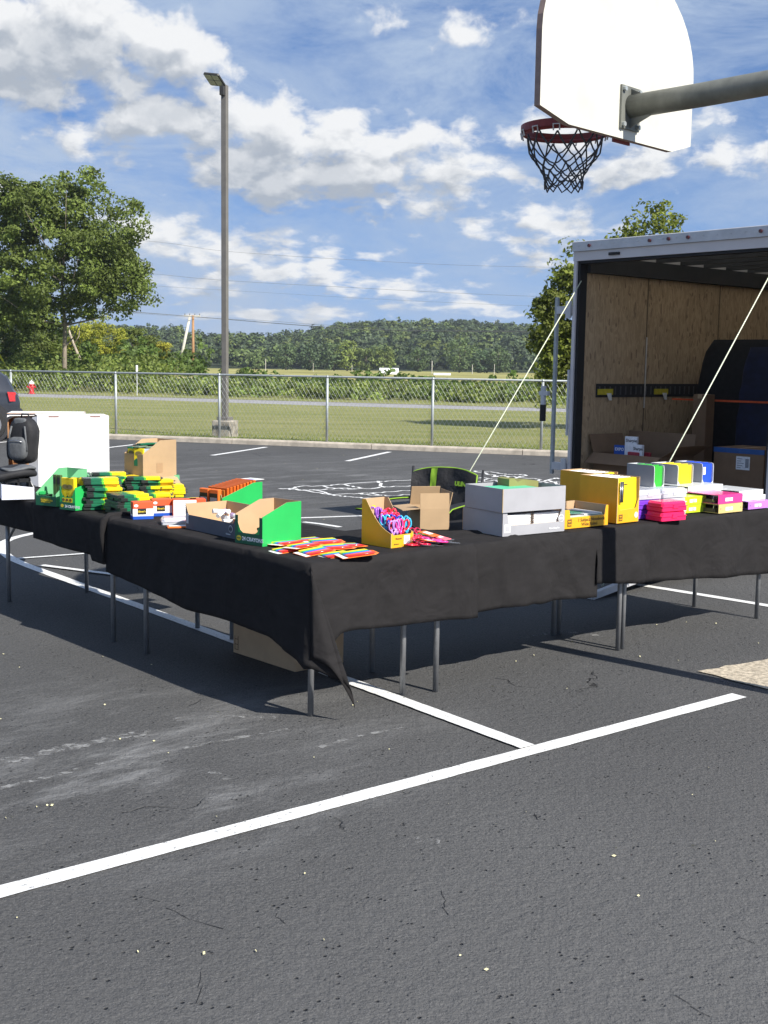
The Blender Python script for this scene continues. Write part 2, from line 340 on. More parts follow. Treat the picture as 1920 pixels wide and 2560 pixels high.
# kerb with rounded nose and joints, built in 3 m stones as one structure
mb = MB(); x = XL
dvec = Vector((1,-.335,0)).normalized(); nvec = Vector((.335,1,0)).normalized()
while x < XR:
    a = Vector((x, curbY(x), 0)); bq = a + dvec*2.985
    prof = [(0,-.02),(.012,.075),(.03,.098),(.06,.105),(.17,.105),(.18,-.02)]
    mb.prism([a+nvec*p+Vector((0,0,z)) for p, z in prof], bq-a); x += 3*dvec.x
mb.build('kerb', CONC)['kind'] = 'structure'
def off(x, d): return (x+nvec.x*d, curbY(x)+nvec.y*d)
# lawn: gently uneven sheet from the kerb to the road
rl = [at(60/.864,863/.864), at(700/.864,881/.864), at(1200/.864,894/.864)]
def roadY(x): return 44.9 - .40*(x)
def strip(name, f0, f1, z, m, nx=60, ny=10, amp=0.):
    rows = []
    for j in range(ny+1):
        t = j/ny; rows.append([(XL+(XR-XL)*i/nx, f0(XL+(XR-XL)*i/nx)*(1-t)+f1(XL+(XR-XL)*i/nx)*t, z+amp*math.sin(i*.7+j)*math.sin(j*1.1)) for i in range(nx+1)])
    o = MB().grid(rows).build(name, m, smooth=True); o['kind'] = 'structure'; return o
strip('lawn', lambda x: curbY(x)+.185, roadY, .075, GR_MAT, amp=.012)
strip('road', roadY, lambda x: roadY(x)+5.6, .02, ROAD)
strip('road_verge', lambda x: roadY(x)+5.6, lambda x: roadY(x)+19, .03, GR_MAT)
strip('meadow', lambda x: roadY(x)+19, lambda x: 300, -.01, FIELD)
# painted lines
lines = []
def paint(name, pts, wd, z=.004, closed=False):
    pts = [Vector((p[0], p[1], 0)) for p in pts]; L = []; Rr = []
    for i, p in enumerate(pts):
        t = (pts[min(i+1,len(pts)-1)]-pts[max(i-1,0)]).normalized(); n = Vector((-t.y, t.x, 0)); ww = wd/2*(1+random.uniform(-.05,.05))
        L.append((p.x+n.x*ww, p.y+n.y*ww, z)); Rr.append((p.x-n.x*ww, p.y-n.y*ww, z))
    o = MB().grid([L, Rr][::-1]).build(name, L_MAT); o['kind'] = 'structure'; return o
def P2(x, y): return at(x/.864, y/.864)
def dense(a, b, n=24): return [a.lerp(b, i/n) for i in range(n+1)]
def smooth(ps, n=8):
    out = []
    for i in range(len(ps)-1):
        p0, p1, p2, p3 = ps[max(i-1,0)], ps[i], ps[i+1], ps[min(i+2,len(ps)-1)]
        for k in range(n):
            t = k/n; out.append(.5*((2*p1)+(p2-p0)*t+(2*p0-5*p1+4*p2-p3)*t*t+(3*p1-3*p2+p3-p0)*t**3))
    return out+[ps[-1]]
a, bq = P2(-150, 1968), P2(1597, 1503); paint('court_line', dense(a, bq, 40), .088)
paint('court_line', dense(P2(700,1453), P2(1140,1616), 30), .085, .008)
arc = [at(*p) for p in [(150,1322),(84,1334),(25,1349),(4,1368),(35,1400),(174,1453),(290,1495),(405,1537),(593,1606),(720,1652)]]
paint('court_line', smooth(arc), .085)
paint('court_line', dense(at(43,1398), at(222,1385)), .05, .008)
paint('court_line', dense(at(104,1416), at(300,1441)), .06, .012)
paint('court_line', smooth([P2(1290,1250), P2(1375,1263), P2(1500,1283), P2(1659,1309), P2(1800,1334)]), .08)
paint('court_line', dense(P2(600,1121), P2(860,1112)), .07)
paint('court_line', smooth([P2(655,1128), P2(690,1132), P2(735,1139)]), .07)
# stall lines
q0, q1 = P2(458,984), P2(575,966); dl = (q1-q0)
for k in range(-1, 4):
    o_ = dvec*(-2.55*k); s_ = q0+o_; s_.y += 0
    paint('stall_line', dense(s_, s_+dl*1.0, 10), .10)
# outline map painted on the asphalt: points read off the ground
def M8(x, y): return at(680+.446*x, 1130+.446*y)
mp = [[(45,207),(115,205),(130,198),(180,193),(300,190),(400,182),(500,173),(600,167),(690,163),(900,150),(1110,138)],
 [(45,207),(130,212),(250,228),(330,240),(400,250),(480,257),(540,260),(700,262),(900,262),(1050,258)],
 [(115,205),(160,215),(210,215),(290,212),(400,205),(480,210),(500,205),(560,207),(620,198),(690,195),(860,190),(1000,185)],
 [(290,192),(330,203),(400,208),(480,210)],[(330,240),(480,235),(560,232),(690,222),(850,215)],[(480,235),(540,242),(640,247),(800,240)],
 [(210,215),(270,222),(330,240)],[(400,182),(440,192),(500,205)],[(600,167),(610,185),(620,198)],[(560,232),(600,243),(640,247)],
 [(1135,108),(1230,115),(1290,125),(1320,128),(1380,130),(1410,128),(1420,136),(1385,140)],[(1135,108),(1150,116),(1200,120),(1210,130),(1250,133),(1240,143),(1290,135),(1330,140)],
 [(1110,150),(1160,150),(1200,148),(1230,155),(1300,150),(1340,140),(1420,150),(1480,153),(1510,160),(1480,167)],
 [(1110,165),(1180,168),(1260,165),(1330,172),(1400,165),(1480,180),(1520,168),(1590,150),(1610,155)],
 [(1110,185),(1180,180),(1260,185),(1340,180),(1400,187),(1480,190),(1550,172),(1610,172)],
 [(1335,172),(1350,160),(1385,140)],[(1545,162),(1580,172),(1600,185),(1615,184)],[(1180,168),(1190,158),(1230,155)],[(1260,165),(1275,175),(1260,185)],
 [(1300,150),(1320,160),(1330,172)],[(1230,210),(1290,196),(1340,180)],[(1400,187),(1430,196),(1500,200),(1610,196)],[(1110,200),(1180,196),(1260,185)]]
for i, pl in enumerate(mp):
    rr = random.Random(i); ps = smooth([M8(*p) for p in pl], 5)
    ps = [p+Vector((rr.uniform(-.02,.02), rr.uniform(-.05,.05), 0)) for p in ps]
    paint('map_outline', ps, .045, .004+.0004*i)
# cracks, pits and chalky scuffs in the asphalt
CRK = mat('open crack', (.008,.008,.009), .9); mbc = MB()
def thin(mb_, ps, w0, seed, z, jit):
    rr_ = random.Random(seed); n_ = len(ps)
    for i in range(n_-1):
        a, c = ps[i], ps[i+1]; L_ = (c-a).length; k_ = max(2, int(L_/.03)); last = None
        for j in range(k_+1):
            p = a.lerp(c, j/k_); t_ = (c-a).normalized(); nn_ = Vector((-t_.y, t_.x, 0)); p = p+nn_*rr_.uniform(-jit, jit); ww = w0*rr_.uniform(.3,1)
            q_ = ((p+nn_*ww), (p-nn_*ww))
            if last: mb_.add([(v.x, v.y, z) for v in (last[0], last[1], q_[1], q_[0])], [(0,1,2,3)])
            last = q_
for i, ps in enumerate([[(1100,2228),(1113,2250),(1108,2268),(1117,2288)],[(418,2270),(455,2290),(500,2308),(560,2322)],[(688,2285),(700,2300),(714,2312)],[(1690,2488),(1730,2515),(1772,2545)],[(505,2430),(500,2470),(490,2510)],[(1335,2035),(1342,2050)],[(1845,2345),(1890,2358)],[(360,2245),(400,2255)]]):
    thin(mbc, [at(*p) for p in ps], .0016, i, .002, .006)
rr = random.Random(8)
for px, py in [(1085,2345),(1338,2324),(1678,2340),(1440,2398),(752,2240),(1435,2120),(1225,2380),(530,2383),(1560,2196),(1700,2250),(1030,2310),(1337,2040),(640,2200),(1500,2300),(1605,2450)]:
    p = at(px, py); s = rr.uniform(.004,.009); mbc.add([(p.x+math.cos(a_)*s*rr.uniform(.5,1), p.y+math.sin(a_)*s*.7*rr.uniform(.5,1), .0022) for a_ in np.linspace(0, 5.6, 7)], [tuple(range(7))])
mbc.build('asphalt_cracks', CRK)['kind'] = 'structure'
mbs = MB()
for i, (ps, w_) in enumerate([([(-60,1990),(0,1972),(150,1935),(330,1892),(480,1866),(620,1840),(720,1822)], .020),([(0,1905),(120,1880),(260,1850),(380,1830)], .05),([(430,1800),(560,1790),(690,1795)], .03),([(520,1932),(545,1935),(570,1950)], .02),([(1280,1600),(1400,1580),(1500,1590)], .03),([(1040,2100),(1100,2105)], .03),([(800,1870),(900,1840),(1010,1820)], .015)]):
    thin(mbs, smooth([at(*p) for p in ps], 4), w_, 30+i, .0015+.0001*i, .006)
mbs.build('asphalt_scuffs', SC_MAT)['kind'] = 'structure'
# concrete footing patch round the hoop pole
rr = random.Random(3); cn = [(1.73,6.40),(2.62,6.98),(3.62,5.80),(2.69,5.12)]; pts = []
for i in range(4):
    a = Vector(cn[i]+(0,)); b2_ = Vector(cn[(i+1)%4]+(0,))
    for k in range(14): p = a.lerp(b2_, k/14); pts.append((p.x+rr.uniform(-.012,.012), p.y+rr.uniform(-.012,.012)))
PATCH = mat('rough exposed concrete', (.40,.345,.26), .95, .4, 40, bump=.006, bs=60)
sheet('concrete_patch', pts, .006, PATCH)
# scattered specks on the tarmac
SPECK = mat('dry leaf bits', (.62,.58,.34), .8, .3, 50)
mb = MB(); rr = random.Random(11)
sp = [(345,2383),(510,2387),(640,2381),(810,2353),(58,2125),(762,2187),(1540,2123),(1535,2143),(1732,2117),(1884,2154),(1596,2243),(1216,2428),(118,2016),(92,2020),(30,2045),(15,2048),(747,1909),(883,1765),(545,1782),(545,1826),(262,1764),(385,1855),(300,1850),(130,2016),(1231,1718),(1290,1655),(1335,1640),(1600,1643),(1486,1600),(1790,1560),(1716,1557),(1430,1607)]
for px, py in sp:
    p = at(px, py); s = rr.uniform(.004,.011); a = rr.uniform(0, 3.1); ca, sa = math.cos(a)*s, math.sin(a)*s
    if p.y > 5: s *= 1.3
    mb.add([(p.x+ca,p.y+sa,.006),(p.x-sa*.35,p.y+ca*.35,.009),(p.x-ca,p.y-sa,.006),(p.x+sa*.35,p.y-ca*.35,.003)], [(0,1,2,3)])
for _ in range(170):
    y = rr.uniform(2.6, 22); x = rr.uniform(-.36, .36)*y; s = rr.uniform(.002,.006)*(1+y/14); a = rr.uniform(0,3.1); ca, sa = math.cos(a)*s, math.sin(a)*s
    mb.add([(x+ca,y+sa,.006),(x-sa*.5,y+ca*.5,.008),(x-ca,y-sa,.006),(x+sa*.5,y-ca*.5,.005)], [(0,1,2,3)])
mb.build('leaf_litter', SPECK)['kind'] = 'stuff'
# grass fringe hanging over the kerb and rough tufts
rs = np.random.RandomState(5); n = 26000; x = rs.uniform(-22, 14, n); d = .17+rs.exponential(.5, n)
C = np.stack([x+nvec.x*d, 23.7-.335*(x+1.15)+nvec.y*d, np.full(n,.085)], 1); hgt = rs.uniform(.02,.05,n); a = rs.uniform(0,6.28,n); wv = np.stack([np.cos(a),np.sin(a),np.zeros(n)],1)*.006
lean = np.stack([rs.normal(0,.02,n),rs.normal(-.008,.02,n),hgt],1)
V = np.stack([C-wv, C+wv, C+lean], 1).reshape(-1,3); tn = np.repeat(rs.uniform(.6,1.5,(n,1)),3,0)*np.array([1.0,1.,.8])
npmesh('grass', V, np.arange(3*n).reshape(-1,3), BRUSH, tn)['kind'] = 'stuff'
# ---------------------------------------------------------------- undergrowth belt beyond the road
rs = np.random.RandomState(2); Vs = []; Fs = []; Ts = []; nb = 0
def addleaf(C, N, size, tint, asp=.6, up=.5, scat=.75):
    global nb
    V, F = leaves(C, N, size, rs, asp, up, scat); Vs.append(V); Fs.append(F+nb); nb += len(V); Ts.append(np.repeat(tint, 4, 0))
def flush(name, m, kind='stuff', parent=None):
    global nb, Vs, Fs, Ts
    o = npmesh(name, np.concatenate(Vs), np.concatenate(Fs), m, np.concatenate(Ts), parent); nb = 0; Vs = []; Fs = []; Ts = []
    if kind: o['kind'] = kind
    return o
for i in range(900):
    x = rs.uniform(-42, 34); dd = rs.uniform(0, 1)
    y = 54.5 - .36*x + dd*16; hh = (.8+1.2*rs.rand()+(.35 if dd > .5 else 0)) if x < -13 else (.40+.34*rs.rand())
    r = rs.uniform(.8, 1.9); P, N, T_ = crown_pts((x, y, hh*.42), (r, r, hh*.58), 9, 13, .42 if x < -13 else .26, rs, power=.3, bottom=-.3)
    hue = rs.uniform(0,1); T_ = T_*np.array([.62+.55*hue, .72+.4*hue, .7+.3*hue])*rs.uniform(.65,1.2)
    addleaf(P, N, .11, T_)
for i in range(240):     # darker rounded scrub along the back of the belt
    x = rs.uniform(-40, 36); y = 76-.36*x+rs.uniform(-2,5); hh = (rs.uniform(.45,.75) if rs.rand() < .86 else rs.uniform(.9,1.3)) if x > -13 else rs.uniform(2.,3.2)
    P, N, T_ = crown_pts((x, y, hh*.45), (1.3, 1.3, hh*.55), 12, 16, .3, rs, power=.3, bottom=-.3); addleaf(P, N, .14, T_*np.array([.55,.68,.6])*rs.uniform(.7,1.2))
flush('undergrowth', BRUSH)
# ---------------------------------------------------------------- wooded hill, far off
def hillZ(x, y):
    u = x/y; ce = 9.0 + 1.6*math.sin(u*9+.6) + 1.2*math.sin(u*23+1) - (1.6 if -.16 < u < -.06 else 0) + (1.4 if u > -.045 else 0)
    t = min(max((y-345)/190, 0), 1); return ce*(t*t*(3-2*t))
rows = [[(x_, y_, hillZ(x_, y_)-.02) for x_ in np.linspace(-420, 420, 60)] for y_ in np.linspace(335, 760, 22)]
MB().grid(rows).build('hill', mat('hill soil', (.05,.07,.025), .95, .3, .1), smooth=True)['kind'] = 'structure'
rs = np.random.RandomState(9)
for i in range(1700):
    y = 345+225*rs.rand()**.9; x = rs.uniform(-.40, .44)*y; z0 = hillZ(x, y); H = rs.uniform(6.0, 9.5)*(.85 if y < 400 else 1.)
    r = rs.uniform(2.6, 5.2); P, N, T_ = crown_pts((x, y, z0+H*.55), (r, r, H*.45), 22, 16, 1.15, rs, power=.16, bottom=-.9 if y < 400 else -.4); cn_ = P-np.array([x, y, z0+H*.45]); cn_ /= np.linalg.norm(cn_, axis=1)[:,None]; N = N*.45+cn_*.9
    k = rs.rand(); c_ = np.array([.85,.9,.95]) if k < .6 else (np.array([1.25,1.3,.9]) if k < .9 else np.array([1.6,1.5,.8]))
    addleaf(P, N, .52, T_**.6*c_*rs.uniform(.65,1.25), .75, .25, .35)
flush('forest', FOREST)
def tree(name, label, cat, base, H, rad, cz, ncl, per, rc, leaf, m, seed, tint=(1,1,1), trunk_r=.16, group=None, bark=None, branches=7, bottom=-.75, power=.45, lean=(0,0), extra=[]):
    t = thing(name, label, cat, base, 0, group); rs_ = np.random.RandomState(seed); rr = random.Random(seed)
    V = []; F = []; T = []; k = 0
    for (c, rd, nc, pr_) in [((lean[0], lean[1], cz), rad, ncl, per)]+extra:
        P, N, tn = crown_pts(c, rd, nc, pr_, rc, rs_, power=power, bottom=bottom)
        keep = P[:,2] > .15; P, N, tn = P[keep], N[keep], tn[keep]
        v, f = leaves(P, N, leaf, rs_, .55, .4); V.append(v); F.append(f+k); k += len(v); T.append(np.repeat(tn*np.array(tint),4,0))
    npmesh('crown', np.concatenate(V), np.concatenate(F), m, np.concatenate(T), t)
    mb = MB(); top = cz+rad[2]*.5; pts = []
    for i in range(9):
        u = i/8; pts.append((lean[0]*u+.12*math.sin(i*1.7+seed)*u, lean[1]*u+.1*math.cos(i*1.3+seed)*u, top*u))
    mb.tube(pts, [trunk_r*(1.25 if i == 0 else 1)*(1-.8*i/8) for i in range(9)], 8)
    for j in range(branches):
        u = .35+.5*j/branches; s = Vector(pts[int(u*8)]); an = rr.uniform(0,6.28); ln = rad[0]*rr.uniform(.6,.95)
        e = s+Vector((math.cos(an)*ln, math.sin(an)*ln, rad[2]*rr.uniform(.3,.8))); mid = s.lerp(e,.5)+Vector((0,0,-.12*ln))
        mb.tube([s, mid, e], [trunk_r*(.45*(1-u)+.12), trunk_r*.2, trunk_r*.05], 6)
    mb.build('trunk', bark or BARK, t, smooth=True); return t
# front-row trees at the foot of the hill
ft = [(250,60,'small green tree right of the big leafy tree, at the foot of the hill',(1,1.05,.9)),(455,44,'pale green low tree beside the leaning utility pole'   ,(1.25,1.3,1.)),
 (640,40,'low round tree just right of the tall lamp pole, at the field edge',(1.3,1.35,1.1)),(715,62,'grey green tree at the field edge, second right of the lamp pole',(1.0,1.1,1.1)),
 (775,66,'dark green tree at the field edge above the second fence post',(.75,.85,.9)),(868,74,'bright yellow green tree at the field edge left of the white tunnel',(1.9,1.8,.9)),
 (835,70,'broad dull green tree left of the yellow green tree, at the field edge',(.9,1.,.95)),(915,56,'small olive tree directly behind the white tunnel',(1.25,1.25,.8)),
 (960,58,'light olive tree just right of the white tunnel',(1.5,1.45,.85)),(1045,60,'mid green tree at the field edge above the low white row cover',(1.0,1.1,.95)),
 (1148,82,'tallest rounded tree at the field edge, left of the gate post of the fence',(1.1,1.2,1.)),(1200,56,'blue green small tree between the tallest tree and the trailer',(.8,.95,1.)),
 (1245,66,'dark tree at the field edge nearest the maple behind the trailer',(.85,.95,.85))]
for i, (px, hp, lb, tn) in enumerate(ft):
    p = at(px, 929, 0); p = Vector((p.x*300/p.y, 300, -.02)); H = hp/10.*1.02
    tree('field_tree', lb, 'tree', p, H, (H*.40,H*.40,H*.48), H*.50, 60, 30, H*.14, .30, FOREST, 40+i, tuple(c*1.25 for c in tn), .18, 'trees at the far field edge', power=.2, bottom=-.98)
# big leafy tree and companions on the left, beyond the road
b0 = at(163, 975, 0)
sc_ = b0.y/3000
def bx(px): return (px-965)*sc_
def bz(py): return CAMH+(902-py)*sc_
cx, cz, rx, rz = bx(150)-b0.x, bz(650), 195*sc_, 195*sc_
tree('large_tree', 'large dense leafy tree with a pale slender trunk, tallest at the left', 'tree', b0, 10, (rx, rx*.8, rz), cz, 330, 135, .60, .098, LEAF, 3, (.96,1.06,.88), .15, power=.42, lean=(0,0), branches=12, bark=mat('pale grey trunk', (.24,.20,.15), .95, .3, 5, bump=.02, bs=20, stretch=(3,3,.5)),
     extra=[((bx(290)-b0.x, .5, bz(690)), (75*sc_, 1.6, 100*sc_), 70, 75), ((bx(-20)-b0.x, 0, bz(560)), (120*sc_, 2., 110*sc_), 110, 130), ((bx(345)-b0.x, .6, bz(745)), (32*sc_, .8, 50*sc_), 22, 40), ((bx(60)-b0.x, 0, bz(800)), (120*sc_, 1.6, 60*sc_), 60, 90), ((bx(205)-b0.x, 0, bz(770)), (60*sc_, 1.3, 45*sc_), 22, 60)])
def near_tree(px, py, top, wpx, lb, seed, tn, dY=0, m=LEAF, trunk=.08):
    b = at(px, py, 0); s = b.y/3000; H = (902-top)*s+CAMH
    return tree('roadside_tree', lb, 'tree', b, H, (wpx/2*s, wpx/2*s, H*.48), H*.52, int(46+wpx*.45), 90, .42, .085, m, seed, tn, trunk, 'small trees behind the chain link fence', power=.35, bottom=-.9)
near_tree(-60, 968, 600, 260, 'dark tree cut off by the picture edge beside the large tree', 21, (.7,.8,.8))
near_tree(92, 960, 790, 150, 'bushy dull green tree under the large tree, left of its trunk', 22, (.9,.98,.8))
near_tree(15, 962, 735, 170, 'dark bushy tree under the large tree, above the red hydrant', 27, (.62,.72,.7))
near_tree(248, 958, 795, 150, 'bright green bushy tree right of the leaning bare trunk', 23, (1.35,1.35,.8), m=LEAFY, trunk=.07)
near_tree(335, 957, 812, 120, 'feathery green tree between the bushy tree and the utility poles', 24, (.95,1.0,.8))
near_tree(392, 956, 848, 75, 'low yellow green sapling nearest the leaning utility pole', 25, (1.25,1.15,.7), m=LEAFY, trunk=.05)
near_tree(180, 956, 830, 90, 'small shrubby tree directly behind the slender pale trunk', 26, (.75,.85,.75))
# leaning dead trunk
d0 = at(222, 962, 0); s = d0.y/3000
t = thing('dead_trunk', 'leaning bare pale dead trunk beside the large leafy tree', 'dead tree', d0)
top = Vector(((162-222)*s, .3, (902-800)*s+CAMH))
MB().tube([(0,0,0), top*.3+Vector((.05,0,0)), top*.6+Vector((-.04,0,.03)), top], [.13,.11,.09,.06], 8).build('trunk', PALEBARK, t, smooth=True)
MB().tube([top*.62, top*.62+Vector((.35,0,.5)), top*.62+Vector((.4,0,.9))], [.04,.025,.01], 6).build('branch', PALEBARK, t, smooth=True)
# maple behind the trailer
mbse = Vector((6.45, 30.2, .05))
t = tree('maple_tree', 'yellowish green maple standing on the lawn behind the open trailer', 'tree', mbse, 5.6, (1.6,1.5,1.5), 3.2, 130, 80, .30, .060, LEAFY, 8, (.70,.80,.62), .10, power=.5, bottom=-.95, branches=11,
     extra=[((.05,0,4.75),(.75,.7,.95),46,44),((-.75,0,4.45),(.45,.4,.42),16,36),((.95,0,4.55),(.45,.5,.32),12,30),((-1.95,0,3.75),(.40,.4,.42),20,60),((-2.30,0,3.15),(.50,.4,.38),26,66),((-2.15,0,2.4),(.65,.5,.60),44,80),((-2.15,0,1.5),(.65,.5,.60),40,80),((-1.5,0,2.6),(.6,.5,1.2),40,80),((-2.6,-.4,.85),(.2,.2,.12),5,20),((-1.85,0,4.5),(.14,.2,.2),5,18)])
# ---------------------------------------------------------------- chain link fence
WIREM = mat('zinc wire', (.45,.48,.47), .45, .1, 20, metal=.4)
FZ = .105; FH = 1.39
def fp(s): p = Vector((-1.15, 23.82, 0))+dvec*s; return p
f0 = fp(0); t = thing('chain_link_fence', 'galvanised chain link fence along the kerb in front of the lawn', 'fence', (f0.x, f0.y, 0))
posts = [0]
xs = [253,476,708,935,1171]
def s_at(px):
    u = (px/.864-965)/3000; p = fp(0); return (u*p.y-p.x)/(dvec.x-u*dvec.y)
ss = [s_at(x) for x in xs]; ss = [ss[0]-2.4*k for k in (5,4,3,2)]+[s_at(28)]+ss+[ss[-1]+2.3*k for k in (1,2,3,4)]
for s in ss:
    p = fp(s); MB().tube([(p.x,p.y,.05),(p.x,p.y,FH-.01)], .026, 10).lathe([(.03,0),(.034,.02),(.02,.045),(.0,.05)], 10, (p.x,p.y,FH-.02)).build('post', GALV, t, smooth=True, world=True)
a, bq = fp(ss[0]), fp(ss[-1])
MB().tube([(a.x,a.y,FH),(bq.x,bq.y,FH)], .020, 8).build('top_rail', GALV, t, smooth=True, world=True)
mb = MB(); s0, s1 = ss[0], ss[-1]; hh = FH-.02-FZ; pitch = .088; n = int((s1-s0)/pitch); asp = .62; run = hh*asp*1.0
V = []; F = []; k = 0
for sgn in (1, -1):
    for i in range(-int(run/pitch)-1, n+1):
        sa = s0+i*pitch; sb = sa+run; 
        if sgn < 0: sa, sb = sb, sa
        pa = fp(sa)+nvec*(.012+.003*sgn); pb = fp(sb)+nvec*(.012+.003*sgn); A_ = np.array([pa.x,pa.y,FZ]); B_ = np.array([pb.x,pb.y,FZ+hh]); r = .0023
        for w_ in (A_, B_):
            for e in ((r,0,0),(-r*.5,0,r),(-r*.5,0,-r)): V.append(w_+np.array(e))
        F += [(k,k+1,k+4,k+3),(k+1,k+2,k+5,k+4),(k+2,k,k+3,k+5)]; k += 6
V = np.array(V)-np.array([f0.x,f0.y,0]); npmesh('wire_mesh', V, F, WIREM, None, t)
# ---------------------------------------------------------------- lamp pole
LP = Vector((-3.38, 25.35, 0)); BRZ = mat('bronze grey painted steel', (.15,.14,.125), .55, .08, 8)
t = thing('lamp_pole', 'tall square grey lamp pole with a flat lamp head on a concrete base', 'lamp post', LP, R(-18.5))
cb = mat('stained footing concrete', (.30,.27,.22), .9, .45, 5, bump=.006, bs=50)
MB().bbox(-.21,.21,-.21,.21,-.05,.43,.02).build('concrete_base', cb, t)
MB().bbox(-.13,.13,-.13,.13,.43,.50,.01).build('base_cover', BRZ, t)
poleH = CAMH + (904-(240))/3000*LP.y
MB().prism([(-.058,-.058,.43),(.058,-.058,.43),(.058,.058,.43),(-.058,.058,.43)], (0,0,poleH-.43)).build('pole', BRZ, t, bevel=.008)
h = MB(); h.box(-.04,.04,-.16,.04,poleH-.22,poleH-.04).build('bracket', mat('dark lamp casting', (.035,.033,.03), .5), t)
hd = empty('head_pivot'); COL.objects.unlink(hd); bpy.data.objects.remove(hd)
H_ = MB(); M_ = Matrix.Translation((-.12,-.16,poleH+.05)) @ Matrix.Rotation(R(-24),4,'X') @ Matrix.Rotation(R(10),4,'Y')
def xf(mb, M): mb.v = [tuple(M @ Vector(v)) for v in mb.v]; return mb
xf(H_.bbox(-.20,.16,-.22,.16,0,.05,.02), M_).build('lamp_head', mat('dark lamp casting', (.035,.033,.03), .5), t)
LE = mat('lamp lens', (.42,.42,.38), .25, .1, 30)
H_ = MB()
for i in (0,1):
    for j in (0,1): H_.box(-.18+.165*i,-.035+.165*i,-.20+.175*j,-.045+.175*j,-.008,.002)
xf(H_, M_).build('lens', LE, t)
# ---------------------------------------------------------------- utility poles and wires
WOOD = mat('orange brown pole wood', (.34,.19,.09), .9, .25, 6, stretch=(3,3,.3)); GREYW = mat('bleached pole wood', (.55,.52,.45), .9, .2, 6, stretch=(3,3,.3)); WIRE = mat('power line', (.13,.135,.14), .6)
pb = atY(483, 916, 165); pb.z = 0; s = 165/3000
t = thing('utility_pole', 'upright orange brown wooden utility pole carrying a crossarm', 'utility pole', pb)
zt = CAMH+(905-791)*s; MB().tube([(0,0,0),(0,0,zt)], [.21,.16], 10).build('pole', WOOD, t, smooth=True)
MB().box(-1.2,1.0,-.06,.06,zt-.15,zt+.02).build('crossarm', GREYW, t)
for x in (-1.1,-.45,.25,.9): MB().lathe([(.04,0),(.07,.08),(.04,.12),(.06,.2),(.0,.24)], 8, (x,0,zt+.02)).build('insulator', mat('glazed insulator', (.12,.1,.09), .3), t)
t = thing('leaning_pole', 'pale bleached wooden pole leaning against the upright utility pole', 'utility pole', pb+Vector((-1.65,-.4,0)))
MB().tube([(-.4,0,0),(1.25,.15,zt-.2)], [.22,.17], 10).build('pole', GREYW, t, smooth=True)
def wire(lb, pts, r):
    ps = smooth([Vector(p) for p in pts], 8); o = MB().tube(ps, r, 5).build('power_line', WIRE); tag(o, lb, 'power line', 'overhead power lines')
wire('thick sagging power line crossing low from the leafy tree past the pole top', [atY(-400,690,70), atY(0,742,85), atY(232,771,105), atY(477,791,164), atY(805,817,150), atY(1010,826,140), atY(1327,828,125), atY(1900,815,110)], .042)
wire('thinner power line close under the thick sagging one', [atY(-400,692,71), atY(0,744,86), atY(232,774,106), atY(477,793,164.5), atY(650,801,158), atY(805,812,152), atY(1010,820,142), atY(1327,831,127), atY(1900,830,112)], .016)
wire('thin power line highest of the three across the lower sky', [atY(-300,560,150), atY(340,600,150), atY(574,629,150), atY(962,654,150), atY(1316,667,150), atY(2100,675,150)], .016)
wire('thin power line crossing the sky at mid height behind the lamp pole', [atY(-300,620,150), atY(0,650,150), atY(346,681,150), atY(548,700,150), atY(844,717,150), atY(1342,741,150), atY(2100,760,150)], .018)
wire('faintest thin power line lowest across the sky above the hill', [atY(-300,660,151), atY(0,690,151), atY(591,727,151), atY(1181,759,151), atY(2100,790,151)], .012)
for i, (px, tp, w_) in enumerate([(783,912,.05),(1080,902,.08),(1181,910,.06),(1236,908,.06),(880,915,.05),(664,903,.06)]):
    b = atY(px, 916, 250); b.z = -.02; o = MB().tube([(0,0,0),(0,0,CAMH+(914-tp)/3000*250)], w_, 6).build('field_post', GREYW); o.location = b
    tag(o, ['thin post left of the white tunnel in the field','tallest weathered post standing in the field','post at the field edge right of the low row cover','rightmost thin post in the far field','short thin post just behind the white tunnel','thin pale post far off just right of the lamp pole'][i], 'post', 'posts in the far field')
# tunnel greenhouses
WH = mat('white plastic film', (.85,.86,.86), .5, .05, 3)
for (x0, x1, yb, ht, lb) in [(949,996,933,1.1,'white rounded tunnel greenhouse in the hay field'),(1084,1126,935,.35,'low white row cover lying in the hay field')]:
    b = at((x0+x1)/2, yb, 0); b = Vector((b.x*215/b.y, 215, -.01)); wd = (x1-x0)/3000*215
    ps = [(math.cos(a_)*1.1, math.sin(a_)*ht) for a_ in np.linspace(math.pi, 0, 13)]
    o = MB().prism([(-wd/2, x_, z_) for x_, z_ in ps], (wd,0,0)).build('tunnel_greenhouse', WH); o.location = b; tag(o, lb, 'greenhouse')
# hydrant
hb = at(79, 986, 0); hb.z = .03; t = thing('fire_hydrant', 'red fire hydrant with a white cap beside the road', 'fire hydrant', hb)
RED = mat('hydrant red', (.55,.03,.03), .5, .1, 20); HW = mat('hydrant white', (.8,.8,.76), .5, .05)
MB().lathe([(.16,0),(.16,.04),(.11,.05),(.10,.40),(.13,.41),(.13,.46)], 16).build('barrel', RED, t, auto=40)
MB().tube([(-.20,0,.32),(.20,0,.32)], .055, 10).tube([(0,0,.30),(0,-.18,.30)], .07, 10).build('outlet', RED, t, auto=40)
MB().lathe([(.13,.46),(.125,.50),(.09,.57),(.03,.61),(.03,.65),(.0,.66)], 16).build('cap', HW, t, auto=40)
